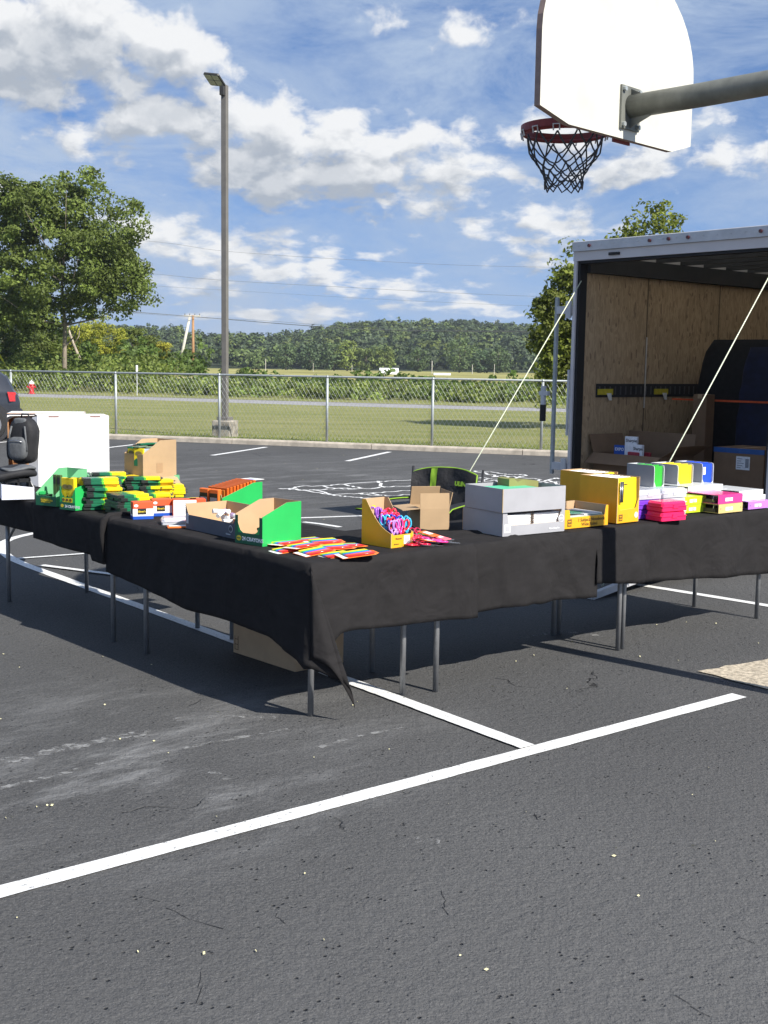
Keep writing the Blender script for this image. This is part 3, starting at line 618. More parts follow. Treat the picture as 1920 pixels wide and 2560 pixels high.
# marker post and guy guard
mp_ = at(343, 990, 0); mp_.z = .03; t = thing('marker_post', 'thin white marker post standing behind the fence beside the road', 'post', mp_)
MB().box(-.012,.012,-.01,.01,0,1.15).build('post', WH, t); MB().box(-.045,.045,-.012,.012,1.12,1.42).build('marker_plate', WH, t)
g0 = at(44, 972, 0); g0.z = .05
t = thing('guy_wire', 'yellow guy wire guard slanting up at the left behind the parked car', 'guy wire', g0)
YL = mat('yellow guard plastic', (.85,.75,.05), .5, .05)
v_ = Vector((-.42*2.6, .1, 2.0)); MB().tube([(0,0,0), v_*.9], .055, 8).build('guard', YL, t, smooth=True); MB().tube([v_*.9, v_*4], .008, 6).build('wire', WIRE, t)
# ---------------------------------------------------------------- parked car
def car():
    ang = .30; base = at(-26, 1103, 0)+Vector((-math.sin(ang), math.cos(ang), 0))*.83
    t = thing('parked_car', 'dark grey estate car parked at the left edge, tail toward the hydrant', 'car', base, ang)
    paint_ = mat('dark grey car paint', (.055,.06,.072), .28, .05, 3, metal=.5, coat=.6); glass = mat('car glass', (.05,.06,.07), .06, .05, 3, spec=.9); rub = mat('tyre rubber', (.018,.018,.018), .85); trimm = mat('black car trim', (.02,.02,.022), .6); rim = mat('alloy rim', (.45,.45,.46), .3, .05, 5, metal=.8)
    # stations along x (rear at +), y half widths; the rear wheel centre is x=0
    prof = [(.60,.45,.80,.80),(.56,.34,.93,.93),(.47,.30,1.00,1.04),(.35,.28,1.01,1.30),(.12,.28,1.00,1.45),(-.30,.27,.985,1.50),(-1.2,.26,.96,1.52),(-1.9,.26,.94,1.46),(-2.45,.26,.93,1.16),(-2.75,.27,.92,.97),(-3.3,.30,.84,.88),(-3.6,.36,.72,.76),(-3.68,.45,.60,.62)]
    rows = []
    for x, zb, zw, zr in prof:
        hw = .90 if -3.2 < x < .3 else (.86 if x > .3 else .80); hr = hw*.74 if zr > zw+.08 else hw*.86
        half = [(0,zb),(hw*.8,zb),(hw*.97,zb+.08),(hw,(zb+zw)/2),(hw*.97,zw-.04),(hw*.93,zw),(hr+.02,zr-.06),(hr-.06,zr-.01),(0,zr)]
        rows.append([(x,-y,z) for y, z in half]+[(x,y,z) for y, z in half[-2::-1]])
    mb = MB().grid(rows); n = len(rows[0]); mb.f += [tuple(range(n-1,-1,-1)), tuple((len(rows)-1)*n+j for j in range(n))]; mb.m += [0,0]
    body = mb.build('body', paint_, t, auto=35)
    for sy in (-1, 1):
        def wpt(x, z): # side window surface
            i = [k for k in range(len(prof)-1) if prof[k][0] >= x >= prof[k+1][0]][0]; u = (prof[i][0]-x)/(prof[i][0]-prof[i+1][0])
            zw = prof[i][2]*(1-u)+prof[i+1][2]*u; zr = prof[i][3]*(1-u)+prof[i+1][3]*u; k = (z-zw)/max(zr-.06-zw,.01)
            y = .90*.93*(1-k)+(.90*.74+.02)*k; return (x, sy*(y+.012), z)
        for nm, pl in (('rear_quarter_window', [(.22,1.03),(.12,1.30),(-.32,1.38),(-.32,1.03)]),('rear_door_window', [(-.40,1.03),(-.40,1.39),(-1.15,1.41),(-1.15,1.01)]),('front_door_window', [(-1.22,1.01),(-1.22,1.41),(-1.85,1.37),(-2.28,1.12),(-2.28,.99)])):
            ps = [wpt(x, z) for x, z in pl]; MB().prism(ps, (0, sy*.008, 0)).build(nm, glass, t)
        MB().tube([(.2,sy*.66,1.46),(-.3,sy*.665,1.545),(-1.6,sy*.665,1.545),(-1.9,sy*.66,1.48)], .016, 6).build('roof_rail', trimm, t, smooth=True)
        MB().prism([(.40,sy*.86,.80),(.54,sy*.80,.80),(.52,sy*.79,.98),(.36,sy*.85,.99)], (0,sy*.035,0)).build('tail_light', mat('tail light red', (.45,.03,.03), .2), t)
        MB().box(-3.35,.3,min(sy*.86,sy*.915),max(sy*.86,sy*.915),.24,.36).build('sill_trim', trimm, t)
        for dx in (-.62,-1.55): MB().box(dx-.09,dx+.05,min(sy*.895,sy*.935),max(sy*.895,sy*.935),.82,.845).build('door_handle', trimm, t)
        for dx in (-.35,-1.18): MB().box(dx-.004,dx+.004,min(sy*.88,sy*.905),max(sy*.88,sy*.905),.4,.93).build('door_gap', trimm, t)
        for wx in (0, -2.75):
            wh = MB().lathe([(.24,-.11),(.31,-.10),(.335,-.06),(.335,.06),(.31,.10),(.24,.11)], 24); xf(wh, Matrix.Translation((wx,sy*.83,.335)) @ Matrix.Rotation(R(90),4,'X'))
            wo_ = wh.build('wheel', rub, t, auto=40)
            rm = MB().lathe([(.235,-.02),(.235,.02)], 20)
            for k in range(5):
                a_ = k*2*math.pi/5; c_, s_ = math.cos(a_), math.sin(a_); rm.prism([(-.03*s_+.03*c_,.03*c_+.03*s_,.02),(.03*s_+.03*c_,-.03*c_+.03*s_,.02),(.03*s_+.23*c_,-.03*c_+.23*s_,.02),(-.03*s_+.23*c_,.03*c_+.23*s_,.02)], (0,0,.03))
            xf(rm, Matrix.Translation((wx,sy*.93,.335)) @ Matrix.Rotation(R(90*sy),4,'X')); r_ = rm.build('rim', rim, wo_)
            ar = MB().lathe([(.37,-.02),(.42,-.02),(.42,.02),(.37,.02)], 24); xf(ar, Matrix.Translation((wx,sy*.885,.37)) @ Matrix.Rotation(R(90),4,'X')); ar.build('wheel_arch', trimm, t, auto=40)
    MB().prism([(.46,-.6,1.03),(.46,.6,1.03),(.33,.55,1.30),(.33,-.55,1.30)], (.03,0,.012)).build('rear_window', glass, t)
    MB().bbox(.50,.66,-.80,.80,.42,.60,.03).build('bumper', trimm, t)
car()
# ---------------------------------------------------------------- basketball hoop
HW_ = mat('white painted board', (.58,.57,.50), .5, .10, 3); STEEL = mat('weathered steel pole', (.17,.175,.155), .55, .25, 7, metal=.3, stretch=(1,1,.5)); EDGE = mat('board edge', (.28,.20,.17), .7); RIMC = mat('dark red rim paint', (.20,.018,.015), .5, .15, 30); NETM = mat('grey net cord', (.06,.06,.065), .8, .2, 50)
HP = Vector((2.41, 5.655, 0)); BL = Vector((.70, 6.03, 2.90)); BR = Vector((1.69, 7.07, 2.90))
bt = (BR-BL).normalized(); bn = Vector((bt.y, -bt.x, 0)); Wd = (BR-BL).length; zU = Vector((0,0,1))
hoop = thing('basketball_hoop', 'basketball hoop with fan shaped white backboard on a grey gooseneck pole', 'basketball hoop', HP)
pl = [(0,0),(.17*Wd,-.055),(.86*Wd,-.055),(Wd,0)]
pl.append((Wd,.36))
for k in range(1, 24):
    a_ = math.pi*k/24; ca, sa = math.cos(a_), math.sin(a_); pl.append((Wd/2+Wd/2*ca, .36+.52*sa))
pl.append((0,.36))
def bp(u, v, w_=0.): return BL + bt*u + zU*v + bn*w_
mb = MB(); mb.mat(0); mb.prism([bp(u, v, .0) for u, v in pl], bn*.035, 0); 
mb.m = [0, 0]+[1]*(len(mb.m)-2)
mb.build('backboard', [HW_, EDGE], hoop, world=True)
ca_ = bp(Wd*.545, .115); zc = ca_.z
pole_top = Vector((HP.x, HP.y, 0)); ax = (HP-Vector((ca_.x, ca_.y, 0))).normalized(); D = (HP-Vector((ca_.x,ca_.y,0))).length
path = [ca_+ax*.045, ca_+ax*(D*.3)+zU*.012, ca_+ax*(D-.62)+zU*.03]
for k in range(1, 9):
    a_ = math.pi/2*k/8; path.append(ca_+ax*(D-.62+.60*math.sin(a_))+zU*(.03-.60*(1-math.cos(a_))))
path.append(Vector((HP.x, HP.y, 1.2))); path.append(Vector((HP.x, HP.y, -.02)))
MB().tube(path, .060, 20).build('gooseneck_pole', STEEL, hoop, smooth=True, world=True)
fl = MB()
cs = [(-.09,-.12),(.09,-.12),(.09,.10),(-.09,.10)]
fl.prism([bp(Wd*.545+u, .115+v, .036) for u, v in cs], bn*.012)
fl.prism([bp(Wd*.545-.004, .115-.11, .048), bp(Wd*.545-.004,.115+.09,.048), bp(Wd*.545-.004,.115+.03,.17), bp(Wd*.545-.004,.115-.06,.17)], bt*.008)
fl.build('mounting_flange', STEEL, hoop, world=True)
for u, v in ((-.072,-.10),(.072,-.10),(-.072,.08),(.072,.08)):
    c = bp(Wd*.545+u, .115+v, .048); MB().tube([c, c+bn*.016], .013, 6).build('bolt', GALV, hoop, world=True)
# rim and net
rc = bp(Wd*.545, -.005, -.37); rc.z = bp(0,0).z+.045; rim_ = MB(); N_ = 40
def rp(a_, r, z=0): return rc + bt*(math.cos(a_)*r) + bn*(math.sin(a_)*r) + zU*z
for j in range(N_):
    a0, a1 = 2*math.pi*j/N_, 2*math.pi*(j+1)/N_
    rim_.add([rp(a0,.225,-.02),rp(a1,.225,-.02),rp(a1,.225,.02),rp(a0,.225,.02),rp(a0,.245,-.02),rp(a1,.245,-.02),rp(a1,.245,.02),rp(a0,.245,.02)], [(0,3,2,1),(4,5,6,7),(0,1,5,4),(3,7,6,2)])
rim_.tube([rp(2*math.pi*j/N_,.226,-.022) for j in range(N_+1)], .011, 8)
for u in (-.07,.07): rim_.tube([rp(math.pi/2+u*3.3,.235,-.01), bp(Wd*.545+u, -.02, 0)], .012, 8)
rim_.prism([bp(Wd*.545-.08,-.07,-.001), bp(Wd*.545+.08,-.07,-.001), bp(Wd*.545+.08,.06,-.001), bp(Wd*.545-.08,.06,-.001)], -bn*.01)
rim_.build('rim', RIMC, hoop, world=True)
net = MB(); n_ = 12; rad = [.215,.20,.165,.135,.115,.105,.105]; hz = [-.03,-.115,-.165,-.205,-.24,-.27,-.295]
def kn(i, lvl):
    sh = .5 if lvl % 2 else 0; a_ = 2*math.pi*(i+sh)/n_+.1
    jit = .012*math.sin(i*2.3+lvl*1.7); return rp(a_, rad[lvl]+jit*.5, hz[lvl]+jit)
for i in range(n_):
    a_ = 2*math.pi*i/n_+.1
    for lvl in range(6):
        p = kn(i, lvl); q1_ = kn(i, lvl+1); q2_ = kn(i-1 if lvl % 2 == 0 else i+1, lvl+1)
        for q_ in (q1_, q2_):
            m_ = p.lerp(q_, .5); m_.z -= .006; net.tube([p, m_, q_], .0044 if lvl else .005, 5, cap=False)
for i in range(n_):
    p = kn(i, 6); q_ = kn(i+1, 6); m_ = p.lerp(q_, .5); m_.z -= .03; net.tube([p, m_, q_], .0044, 5, cap=False)
net.build('net', NETM, hoop, smooth=True, world=True)
for i in range(n_):
    a_ = 2*math.pi*i/n_+.1; hk = MB()
    for z_, e in ((-.028,0),):
        hk.tube([rp(a_-.07,.24,-.045), rp(a_-.07,.248,-.012), rp(a_+.07,.248,-.012), rp(a_+.07,.24,-.045)], .0045, 5)
    hk.build('net_hook', mat('bare metal hook', (.6,.6,.58), .4, .1, 30, metal=.3), hoop, world=True)

# ---------------------------------------------------------------- trailer
TZ = 2.79; TW = 2.14; TLn = 4.6; FLZ = .50
tr = thing('cargo_trailer', 'open white cargo trailer lined with particle board, ramp door let down', 'trailer', (1.76, 11.4, 0), math.atan2(-.76, .65))
OSB, q, b = newmat('oriented strand board'); t0 = q.n('ShaderNodeTexCoord').outputs['Object']
vv = q.v('MULTIPLY', t0, (1, 2.2, 1.)); dn = q.n('ShaderNodeTexNoise'); dn.inputs['Scale'].default_value = 6; q.link(t0, dn.inputs['Vector'])
vv = q.v('ADD', q.v('MULTIPLY', t0, (1, 60, 17)), q.v('SCALE', dn.outputs['Color'], scale=3.)); vo = q.n('ShaderNodeTexVoronoi'); vo.inputs['Scale'].default_value = 1.; q.link(vv, vo.inputs['Vector'])
sx = q.n('ShaderNodeSeparateXYZ'); q.link(vo.outputs['Color'], sx.inputs[0])
col = q.mix(q.ramp(sx.outputs[0], .1, .9), (.44,.305,.175), (.56,.40,.24)); col = q.mix(q.ramp(sx.outputs[1], .93, .96), col, (.26,.17,.10)); col = q.mix(q.ramp(q.noise(t0, 1.2, 4, .6), .35, .7), q.mix(.25, col, (.25,.19,.12)), col)
q.link(col, b.inputs['Base Color']); b.inputs['Roughness'].default_value = .8
TWH = mat('white trailer skin', (.62,.58,.57), .4, .05, 2); ALU = mat('brushed aluminium trim', (.55,.55,.56), .45, .1, 6, metal=.25); BLK = mat('black rubber seal', (.012,.012,.013), .7); DK = mat('dark painted steel', (.03,.03,.032), .6, .2, 5); FLR = mat('trailer floor ply', (.20,.15,.10), .8, .3, 6)
ROOFM, q, b = newmat('roof made translucent for light'); q.t.nodes.remove(b); d_ = q.n('ShaderNodeBsdfDiffuse'); d_.inputs[0].default_value = (.75,.75,.73,1); t_ = q.n('ShaderNodeBsdfTranslucent'); t_.inputs[0].default_value = (.8,.8,.76,1)
x_ = q.n('ShaderNodeMixShader'); x_.inputs[0].default_value = .50; q.link(d_.outputs[0], x_.inputs[1]); q.link(t_.outputs[0], x_.inputs[2]); q.link(x_.outputs[0], q.t.nodes['Material Output'].inputs[0])  # translucency added so daylight through the roof brightens the interior
# x across (left post 0 .. right TW), y into the trailer
MB().box(-.02,0.01,0.05,TLn,FLZ-.12,TZ-.06).box(TW-.01,TW+.02,0.05,TLn,FLZ-.12,TZ-.06).box(0,TW,TLn-.03,TLn,FLZ-.12,TZ-.06).build('outer_skin', TWH, tr)
MB().box(.02,.035,.10,TLn-.05,FLZ,2.52).build('left_lining', OSB, tr)
MB().box(TW-.035,TW-.02,.10,TLn-.05,FLZ,2.52).build('right_lining', OSB, tr)
MB().box(.04,TW-.04,TLn-.06,TLn-.04,FLZ,2.52).build('front_lining', OSB, tr)
for y in (1.05, 2.27, 3.49): MB().box(.0355,.038,y-.008,y+.008,FLZ,2.52).build('panel_joint', mat('lining joint strip', (.14,.10,.06), .7), tr)
MB().box(.0385,.043,1.046,1.062,1.25,1.95).build('joint_cover', mat('pale joint strip', (.6,.56,.5), .5), tr)
MB().box(.0,TW,.06,TLn,FLZ-.14,FLZ).build('floor', FLR, tr)
MB().box(-.02,TW+.02,.02,TLn+.02,TZ-.05,TZ).build('roof', ROOFM, tr)
rb = MB()
for k in range(11): rb.box(.04,TW-.04,.35+k*.4,.39+k*.4,TZ-.11,TZ-.055)
rb.build('roof_bow', DK, tr)
MB().box(.02,.09,.10,TLn-.05,2.525,2.68).box(TW-.09,TW-.02,.10,TLn-.05,2.525,2.68).build('top_plate', DK, tr)
hd = MB(); hd.bbox(-.03,TW+.03,-.035,.06,TZ-.078,TZ+.012,.006); hd.build('header_rail', ALU, tr)
MB().box(-.025,TW+.025,-.015,.055,TZ-.165,TZ-.080).build('header_panel', TWH, tr)
for x in (.18,.86,1.06,1.26,TW-.18): MB().tube([(x,-.036,TZ-.035),(x,-.05,TZ-.035)], .015, 12).build('marker_light', mat('dark red marker lens', (.10,.02,.02), .2), tr)
rv = MB()
for k in range(16):
    x = .05+k*.136
    if all(abs(x-q_) > .04 for q_ in (.18,.86,1.06,1.26)): rv.tube([(x,-.036,TZ-.030),(x,-.040,TZ-.030)], .006, 6)
rv.build('rivets', ALU, tr)
MB().box(.40,.52,-.03,-.016,TZ-.135,TZ-.110).build('door_stop', BLK, tr)
for x0, x1, i0, i1 in ((-.012,.022,.022,.052),(TW-.022,TW+.012,TW-.052,TW-.022)):
    MB().box(x0,x1,-.02,.10,FLZ-.15,TZ-.166).build('rear_post', TWH, tr); MB().box(i0,i1,.0,.10,FLZ-.02,TZ-.166).build('door_seal', BLK, tr)
MB().box(.052,TW-.052,.0,.09,TZ-.190,TZ-.166).build('top_seal', BLK, tr)
# latch bar, hinges and the holdback beside the left post
lb = MB(); lb.box(-.235,-.205,-.015,.015,.62,2.30); lo_ = lb.build('latch_bar', GALV, tr)
for z in (.70, 2.18):
    MB().box(-.205,-.025,-.025,.015,z-.035,z+.035).box(-.075,-.02,-.045,-.02,z-.08,z+.08).build('hinge_bracket', ALU, tr)
MB().box(-.035,-.014,-.035,-.02,1.0,1.62).build('door_guard_strip', ALU, tr)
MB().tube([(-.36,.0,1.46),(-.36,.0,1.28)], .026, 10).box(-.40,-.29,-.02,.02,1.37,1.41).build('holdback', ALU, tr, auto=40); MB().tube([(-.36,.0,1.28),(-.36,.0,1.12)], .03, 10).build('holdback_grip', BLK, tr, auto=40)
# E track with straps
et = MB(); et.box(.0385,.041,.30,3.6,1.36,1.49); et.build('strap_track', DK, tr)
es = MB()
for k in range(40): es.box(.0415,.0425,.34+k*.08,.362+k*.08,1.385,1.465)
es.build('track_slot', mat('slot steel', (.14,.14,.15), .4, metal=.5), tr)  # slots drawn in a lighter steel than the track
for y in (.42, 1.30):
    MB().box(.043,.055,y-.10,y+.12,1.385,1.44).build('yellow_strap', mat('yellow webbing', (.55,.45,.03), .7), tr); MB().prism([(.057,y+.02,1.40),(.057,y+.09,1.40),(.057,y+.10,1.33),(.057,y+.06,1.33)], (.003,0,0)).build('strap_tag', mat('paper tag', (.75,.74,.70), .7), tr)
# ramp door lying on the ground
hz_ = FLZ-.14; RLn = 2.12
rp_ = MB(); rp_.prism([(.05,0,hz_),(.05,-RLn,.035),(.05,-RLn,.005),(.05,0,hz_-.06)], (TW-.10,0,0)); rp_.build('ramp_door', mat('dark ramp deck', (.06,.057,.052), .7, .2, 12), tr)
re = MB(); 
for x in (.03, TW-.07): re.prism([(x,0,hz_+.012),(x,-RLn-.01,.05),(x,-RLn-.01,.003),(x,0,hz_-.07)], (.04,0,0))
re.box(.03,TW-.03,-RLn-.03,-RLn-.01,.003,.05); re.build('ramp_edge_trim', ALU, tr)
for x0, xr in ((.075,.10),(TW-.075,TW-.10)):
    e_ = Vector((xr,-RLn+.15,.07)); MB().tube([(x0,-.01,2.44), Vector((x0,-.01,2.44)).lerp(e_,.5)+Vector((0,0,-.004)), e_], .005, 6).build('ramp_cable', mat('pale green cable', (.62,.66,.50), .5, .2, 60), tr, smooth=True)
for x in (-.10, TW+.02):
    for y in (2.2, 3.05):
        wh = xf(MB().lathe([(.2,-.1),(.31,-.09),(.33,-.05),(.33,.05),(.31,.09),(.2,.1)], 20), Matrix.Translation((x+(.0 if x < 0 else .06),y,.33)) @ Matrix.Rotation(R(90),4,'Y')); wh.build('wheel', mat('tyre rubber', (.018,.018,.018), .85), tr, auto=40)
    MB().box(x-.10 if x < 0 else x, x+.08 if x < 0 else x+.17, 1.75,3.5,.68,.72).build('fender', ALU, tr)
MB().box(TW/2-.06,TW/2+.06,TLn,TLn+1.2,.38,.48).build('tongue', DK, tr)
MB().box(TW/2-.03,TW/2+.03,TLn+1.0,TLn+1.06,.0,.6).build('jack', DK, tr)
for x in (.15, TW-.21): MB().box(x,x+.06,.2,TLn,FLZ-.26,FLZ-.142).build('chassis_rail', DK, tr)
TM = Matrix.Translation((1.76,11.4,0)) @ Matrix.Rotation(math.atan2(-.76,.65),4,'Z')
trz = math.atan2(-.76,.65)
def trp(x, y, z): return TM @ Vector((x,y,z))
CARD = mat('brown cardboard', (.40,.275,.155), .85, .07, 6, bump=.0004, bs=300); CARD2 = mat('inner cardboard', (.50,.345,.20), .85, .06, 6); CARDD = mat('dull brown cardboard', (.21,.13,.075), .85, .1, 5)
BLKC = mat('black woven cover', (.008,.008,.010), .85, .3, 20, bump=.004, bs=12); NAVY = mat('navy blue quilted pad', (.004,.008,.035), .8, .3, 10, bump=.004, bs=14); ORNG = mat('orange strap webbing', (.62,.09,.02), .7)
def soft(parent, name, m, w, d, hgt, seed, lean=0., taper=.0):
    rr = random.Random(seed); rows = []
    for k in range(13):
        z = hgt*k/12; e = 1-.0*(k/12); tp = 1-taper*(k/12)**1.2; r = []
        for j in range(20):
            a_ = 2*math.pi*j/20; ca, sa = math.cos(a_), math.sin(a_); x_ = math.copysign(abs(ca)**.35, ca)*w/2*tp; y_ = math.copysign(abs(sa)**.45, sa)*d/2
            rd = min(1, (1-(k/12)**8*.25)); r.append((x_*rd+lean*z+rr.uniform(-.012,.012), y_*rd+rr.uniform(-.012,.012), z))
        r.append(r[0]); rows.append(r)
    mb = MB().grid(rows); n = 21; mb.f += [tuple(12*n+j for j in range(20))]; mb.m += [0]
    return mb.build(name, m, parent, smooth=True)
o = soft(None, 'covered_rack', BLKC, 1.12, .42, 1.44, 1, taper=.24, lean=.0); o.location = trp(.66,1.85,FLZ); o.rotation_euler = (0,0,trz); tag(o, 'tall black covered rack leaning shape inside the trailer', 'covered rack')
o = soft(None, 'folded_mat', NAVY, .52, .16, 1.36, 2, taper=.06, lean=.04); o.location = trp(1.08,1.50,FLZ); o.rotation_euler = (0,0,trz); tag(o, 'navy blue folded mat standing beside the black covered rack', 'mat')
t = thing('tie_down_strap', 'orange tie down strap stretched across the dark load in the trailer', 'strap', trp(.12,1.40,1.34), trz)
MB().box(0,1.20,-.004,.004,-.009,.009).build('strap', ORNG, t); MB().prism([(1.15,-.005,.0),(1.21,-.005,.0),(1.25,-.005,-.30),(1.21,-.005,-.28)], (0,-.003,0)).build('loose_end', ORNG, t)
def carton(name, label, loc, rz, W, D, H, m=CARD, group=None, tape=True, cat='cardboard box'):
    t = thing(name, label, cat, loc, rz, group); MB().bbox(0,W,0,D,0,H,.004).build('body', m, t)
    if tape: MB().box(W/2-.025,W/2+.025,-.001,D+.001,H-.04,H+.001).build('tape', mat('parcel tape', (.46,.33,.19), .35), t)
    return t
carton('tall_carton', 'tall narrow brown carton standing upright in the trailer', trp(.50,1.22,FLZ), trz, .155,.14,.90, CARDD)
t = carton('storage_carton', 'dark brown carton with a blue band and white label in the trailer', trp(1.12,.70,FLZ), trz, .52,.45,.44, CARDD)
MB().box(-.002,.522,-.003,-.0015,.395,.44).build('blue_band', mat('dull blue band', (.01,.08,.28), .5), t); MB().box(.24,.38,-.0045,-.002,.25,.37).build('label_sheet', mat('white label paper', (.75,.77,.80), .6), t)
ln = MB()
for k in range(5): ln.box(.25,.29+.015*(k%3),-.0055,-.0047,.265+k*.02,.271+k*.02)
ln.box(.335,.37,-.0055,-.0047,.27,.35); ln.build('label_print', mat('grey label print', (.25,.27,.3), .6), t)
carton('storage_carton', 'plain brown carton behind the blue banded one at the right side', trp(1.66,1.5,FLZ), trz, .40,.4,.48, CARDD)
# open cartons with pen packs at the tail of the trailer
def open_box(t, W, D, H, mo, mi_, wall=.004, flaps=(), name='body'):
    mb = MB(); mb.mat(0)
    mb.box(0,W,0,wall,0,H); mb.box(0,W,D-wall,D,0,H); mb.box(0,wall,wall,D-wall,0,H); mb.box(W-wall,W,wall,D-wall,0,H); mb.box(wall,W-wall,wall,D-wall,0,wall)
    b_ = mb.build(name, [mo], t)
    for side, ang, ln_ in flaps:   # flap swung outward: ang 0 = straight up, 90 = level, 150 = hanging
        c, s = math.cos(R(ang)), math.sin(R(ang)); f = MB()
        if side == 'f': f.prism([(0,0,H),(W,0,H),(W,-s*ln_,H+c*ln_),(0,-s*ln_,H+c*ln_)], Vector((0,c,s))*wall)
        if side == 'b': f.prism([(0,D,H),(W,D,H),(W,D+s*ln_,H+c*ln_),(0,D+s*ln_,H+c*ln_)], Vector((0,-c,s))*wall)
        if side == 'l': f.prism([(0,0,H),(0,D,H),(-s*ln_,D,H+c*ln_),(-s*ln_,0,H+c*ln_)], Vector((c,0,s))*wall)
        if side == 'r': f.prism([(W,0,H),(W,D,H),(W+s*ln_,D,H+c*ln_),(W+s*ln_,0,H+c*ln_)], Vector((-c,0,s))*wall)
        f.build('flap', mi_, t)
    return b_
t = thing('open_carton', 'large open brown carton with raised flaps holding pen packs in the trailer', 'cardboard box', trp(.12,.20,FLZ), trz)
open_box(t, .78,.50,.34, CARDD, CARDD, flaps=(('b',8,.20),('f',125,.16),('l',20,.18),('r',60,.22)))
BLUEP = mat('blue pack card', (.01,.08,.40), .5, .2, 30); REDP = mat('red pack card', (.35,.02,.04), .5, .2, 30); WHP = mat('white pack card', (.75,.75,.78), .5, .1, 30)
def pack(lb, x, y, z, W, H, m, txt=None, tcol=None, rz=0, tilt=0):
    t = thing('pen_pack', lb, 'pen pack', trp(x,y,z), trz+rz, 'pen packs in the open carton'); MB().bbox(0,W,0,.03,0,H,.003).build('card', m, t)
    if txt: text_mesh(txt, .04, tcol, t, frameM((.012,-.0015,H-.05),(1,0,0),(0,0,1)), bold=.0006)
    return t
WHT = mat('white print', (.85,.85,.85), .5, .02); BLT = mat('black print', (.02,.02,.02), .5); 
pack('blue marker pack at the left front of the open carton', .30,.28,FLZ+.24,.13,.18, BLUEP, 'EXPO', WHT, .05)
pack('blue marker pack with white end behind the upright white pack', .42,.34,FLZ+.22,.13,.17, BLUEP, 'EXPO', WHT, -.1)
pack('tallest white marker pack standing upright in the open carton', .44,.26,FLZ+.25,.13,.26, WHP, 'Sharpie', BLT, .12)
pack('white and red marker pack right of the tallest white one', .54,.25,FLZ+.22,.12,.22, WHP, 'Sharpie', BLT, -.1)
pack('dark red pen pack lying lowest in the open carton', .50,.23,FLZ+.20,.13,.17, REDP)
pack('dark red pen pack at the right end of the row', .62,.30,FLZ+.20,.08,.17, REDP, None, None)
# ---------------------------------------------------------------- tables; frame (a along the right arm, b along the left arm)
OO = Vector((-.33,5.47,0)); E1 = Vector((.757,.653,0)); E2 = Vector((-.653,.757,0)); A1 = math.atan2(.653,.757)
def W_(a, b, z=0): return OO+E1*a+E2*b+Vector((0,0,z))
LEG = mat('grey hammered steel tube', (.26,.265,.27), .45, .1, 20, metal=.5); TOP = mat('grey moulded table top', (.45,.45,.44), .6, .1, 30)
def table(label, a0, a1, b0, b1, along, la, lb):
    t = thing('folding_table', label, 'table', W_(a0,b0), A1, 'folding tables under black cloths')
    MB().bbox(.012,a1-a0-.012,.012,b1-b0-.012,.695,.738,.012).build('table_top', TOP, t)
    for a in la:
        for b in lb: MB().tube([(a-a0,b-b0,0),(a-a0,b-b0,.696)], .0145, 10).build('leg', LEG, t, smooth=True)
    if along == 'a':
        ends = [[(a-a0, b-b0) for b in lb] for a in la]; mid = ((la[0]+la[1])/2-a0, (lb[0]+lb[1])/2-b0)
    else:
        ends = [[(a-a0, b-b0) for a in la] for b in lb]; mid = ((la[0]+la[1])/2-a0, (lb[0]+lb[1])/2-b0)
    for e in ends:
        c = Vector(((e[0][0]+e[1][0])/2,(e[0][1]+e[1][1])/2,0)); dm = (Vector((mid[0],mid[1],0))-c).normalized()
        MB().tube([(e[0][0],e[0][1],.60),(e[1][0],e[1][1],.60)], .010, 8).build('crossbar', LEG, t, smooth=True)
        for p in e:
            q_ = Vector((p[0],p[1],0)); MB().tube([q_+Vector((0,0,.42)), q_+dm*.16+Vector((0,0,.56)), q_+dm*.30+Vector((0,0,.692))], .009, 8).build('brace', LEG, t, smooth=True)
    return t
table('corner folding table holding the bright marker packs at its near end', -.08,.68,-.10,1.69,'b',(0,.575),(0,1.53))
table('first folding table right of the corner, holding the yellow scissor box', .69,2.24,-.12,.60,'a',(.755,2.215),(-.05,.45))
table('folding table nearest the trailer, holding the binders', 2.25,3.78,-.12,.60,'a',(2.268,3.69),(-.04,.45))
table('folding table at the left end, holding the white cartons and pencil packs', -.08,.68,1.70,3.62,'b',(0,.575),(1.915,3.39))
CL, q, b = newmat('black tablecloth'); t0 = q.n('ShaderNodeTexCoord').outputs['Object']
wv = q.noise(q.v('MULTIPLY', t0, (1,1,3.)), 9, 6, .7); fn = q.noise(t0, 420, 2, .5)
q.link(q.mix(q.ramp(wv, .3, .7), (.0190,.0180,.0183), (.0240,.0225,.0230)), b.inputs['Base Color']); b.inputs['Roughness'].default_value = .95; b.inputs['Specular IOR Level'].default_value = .12
bumpn(q, b, q.m('ADD', q.m('MULTIPLY', q.noise(t0, 3.6, 3, .5, .8), 3.6), q.m('MULTIPLY', fn, .12)), .008)
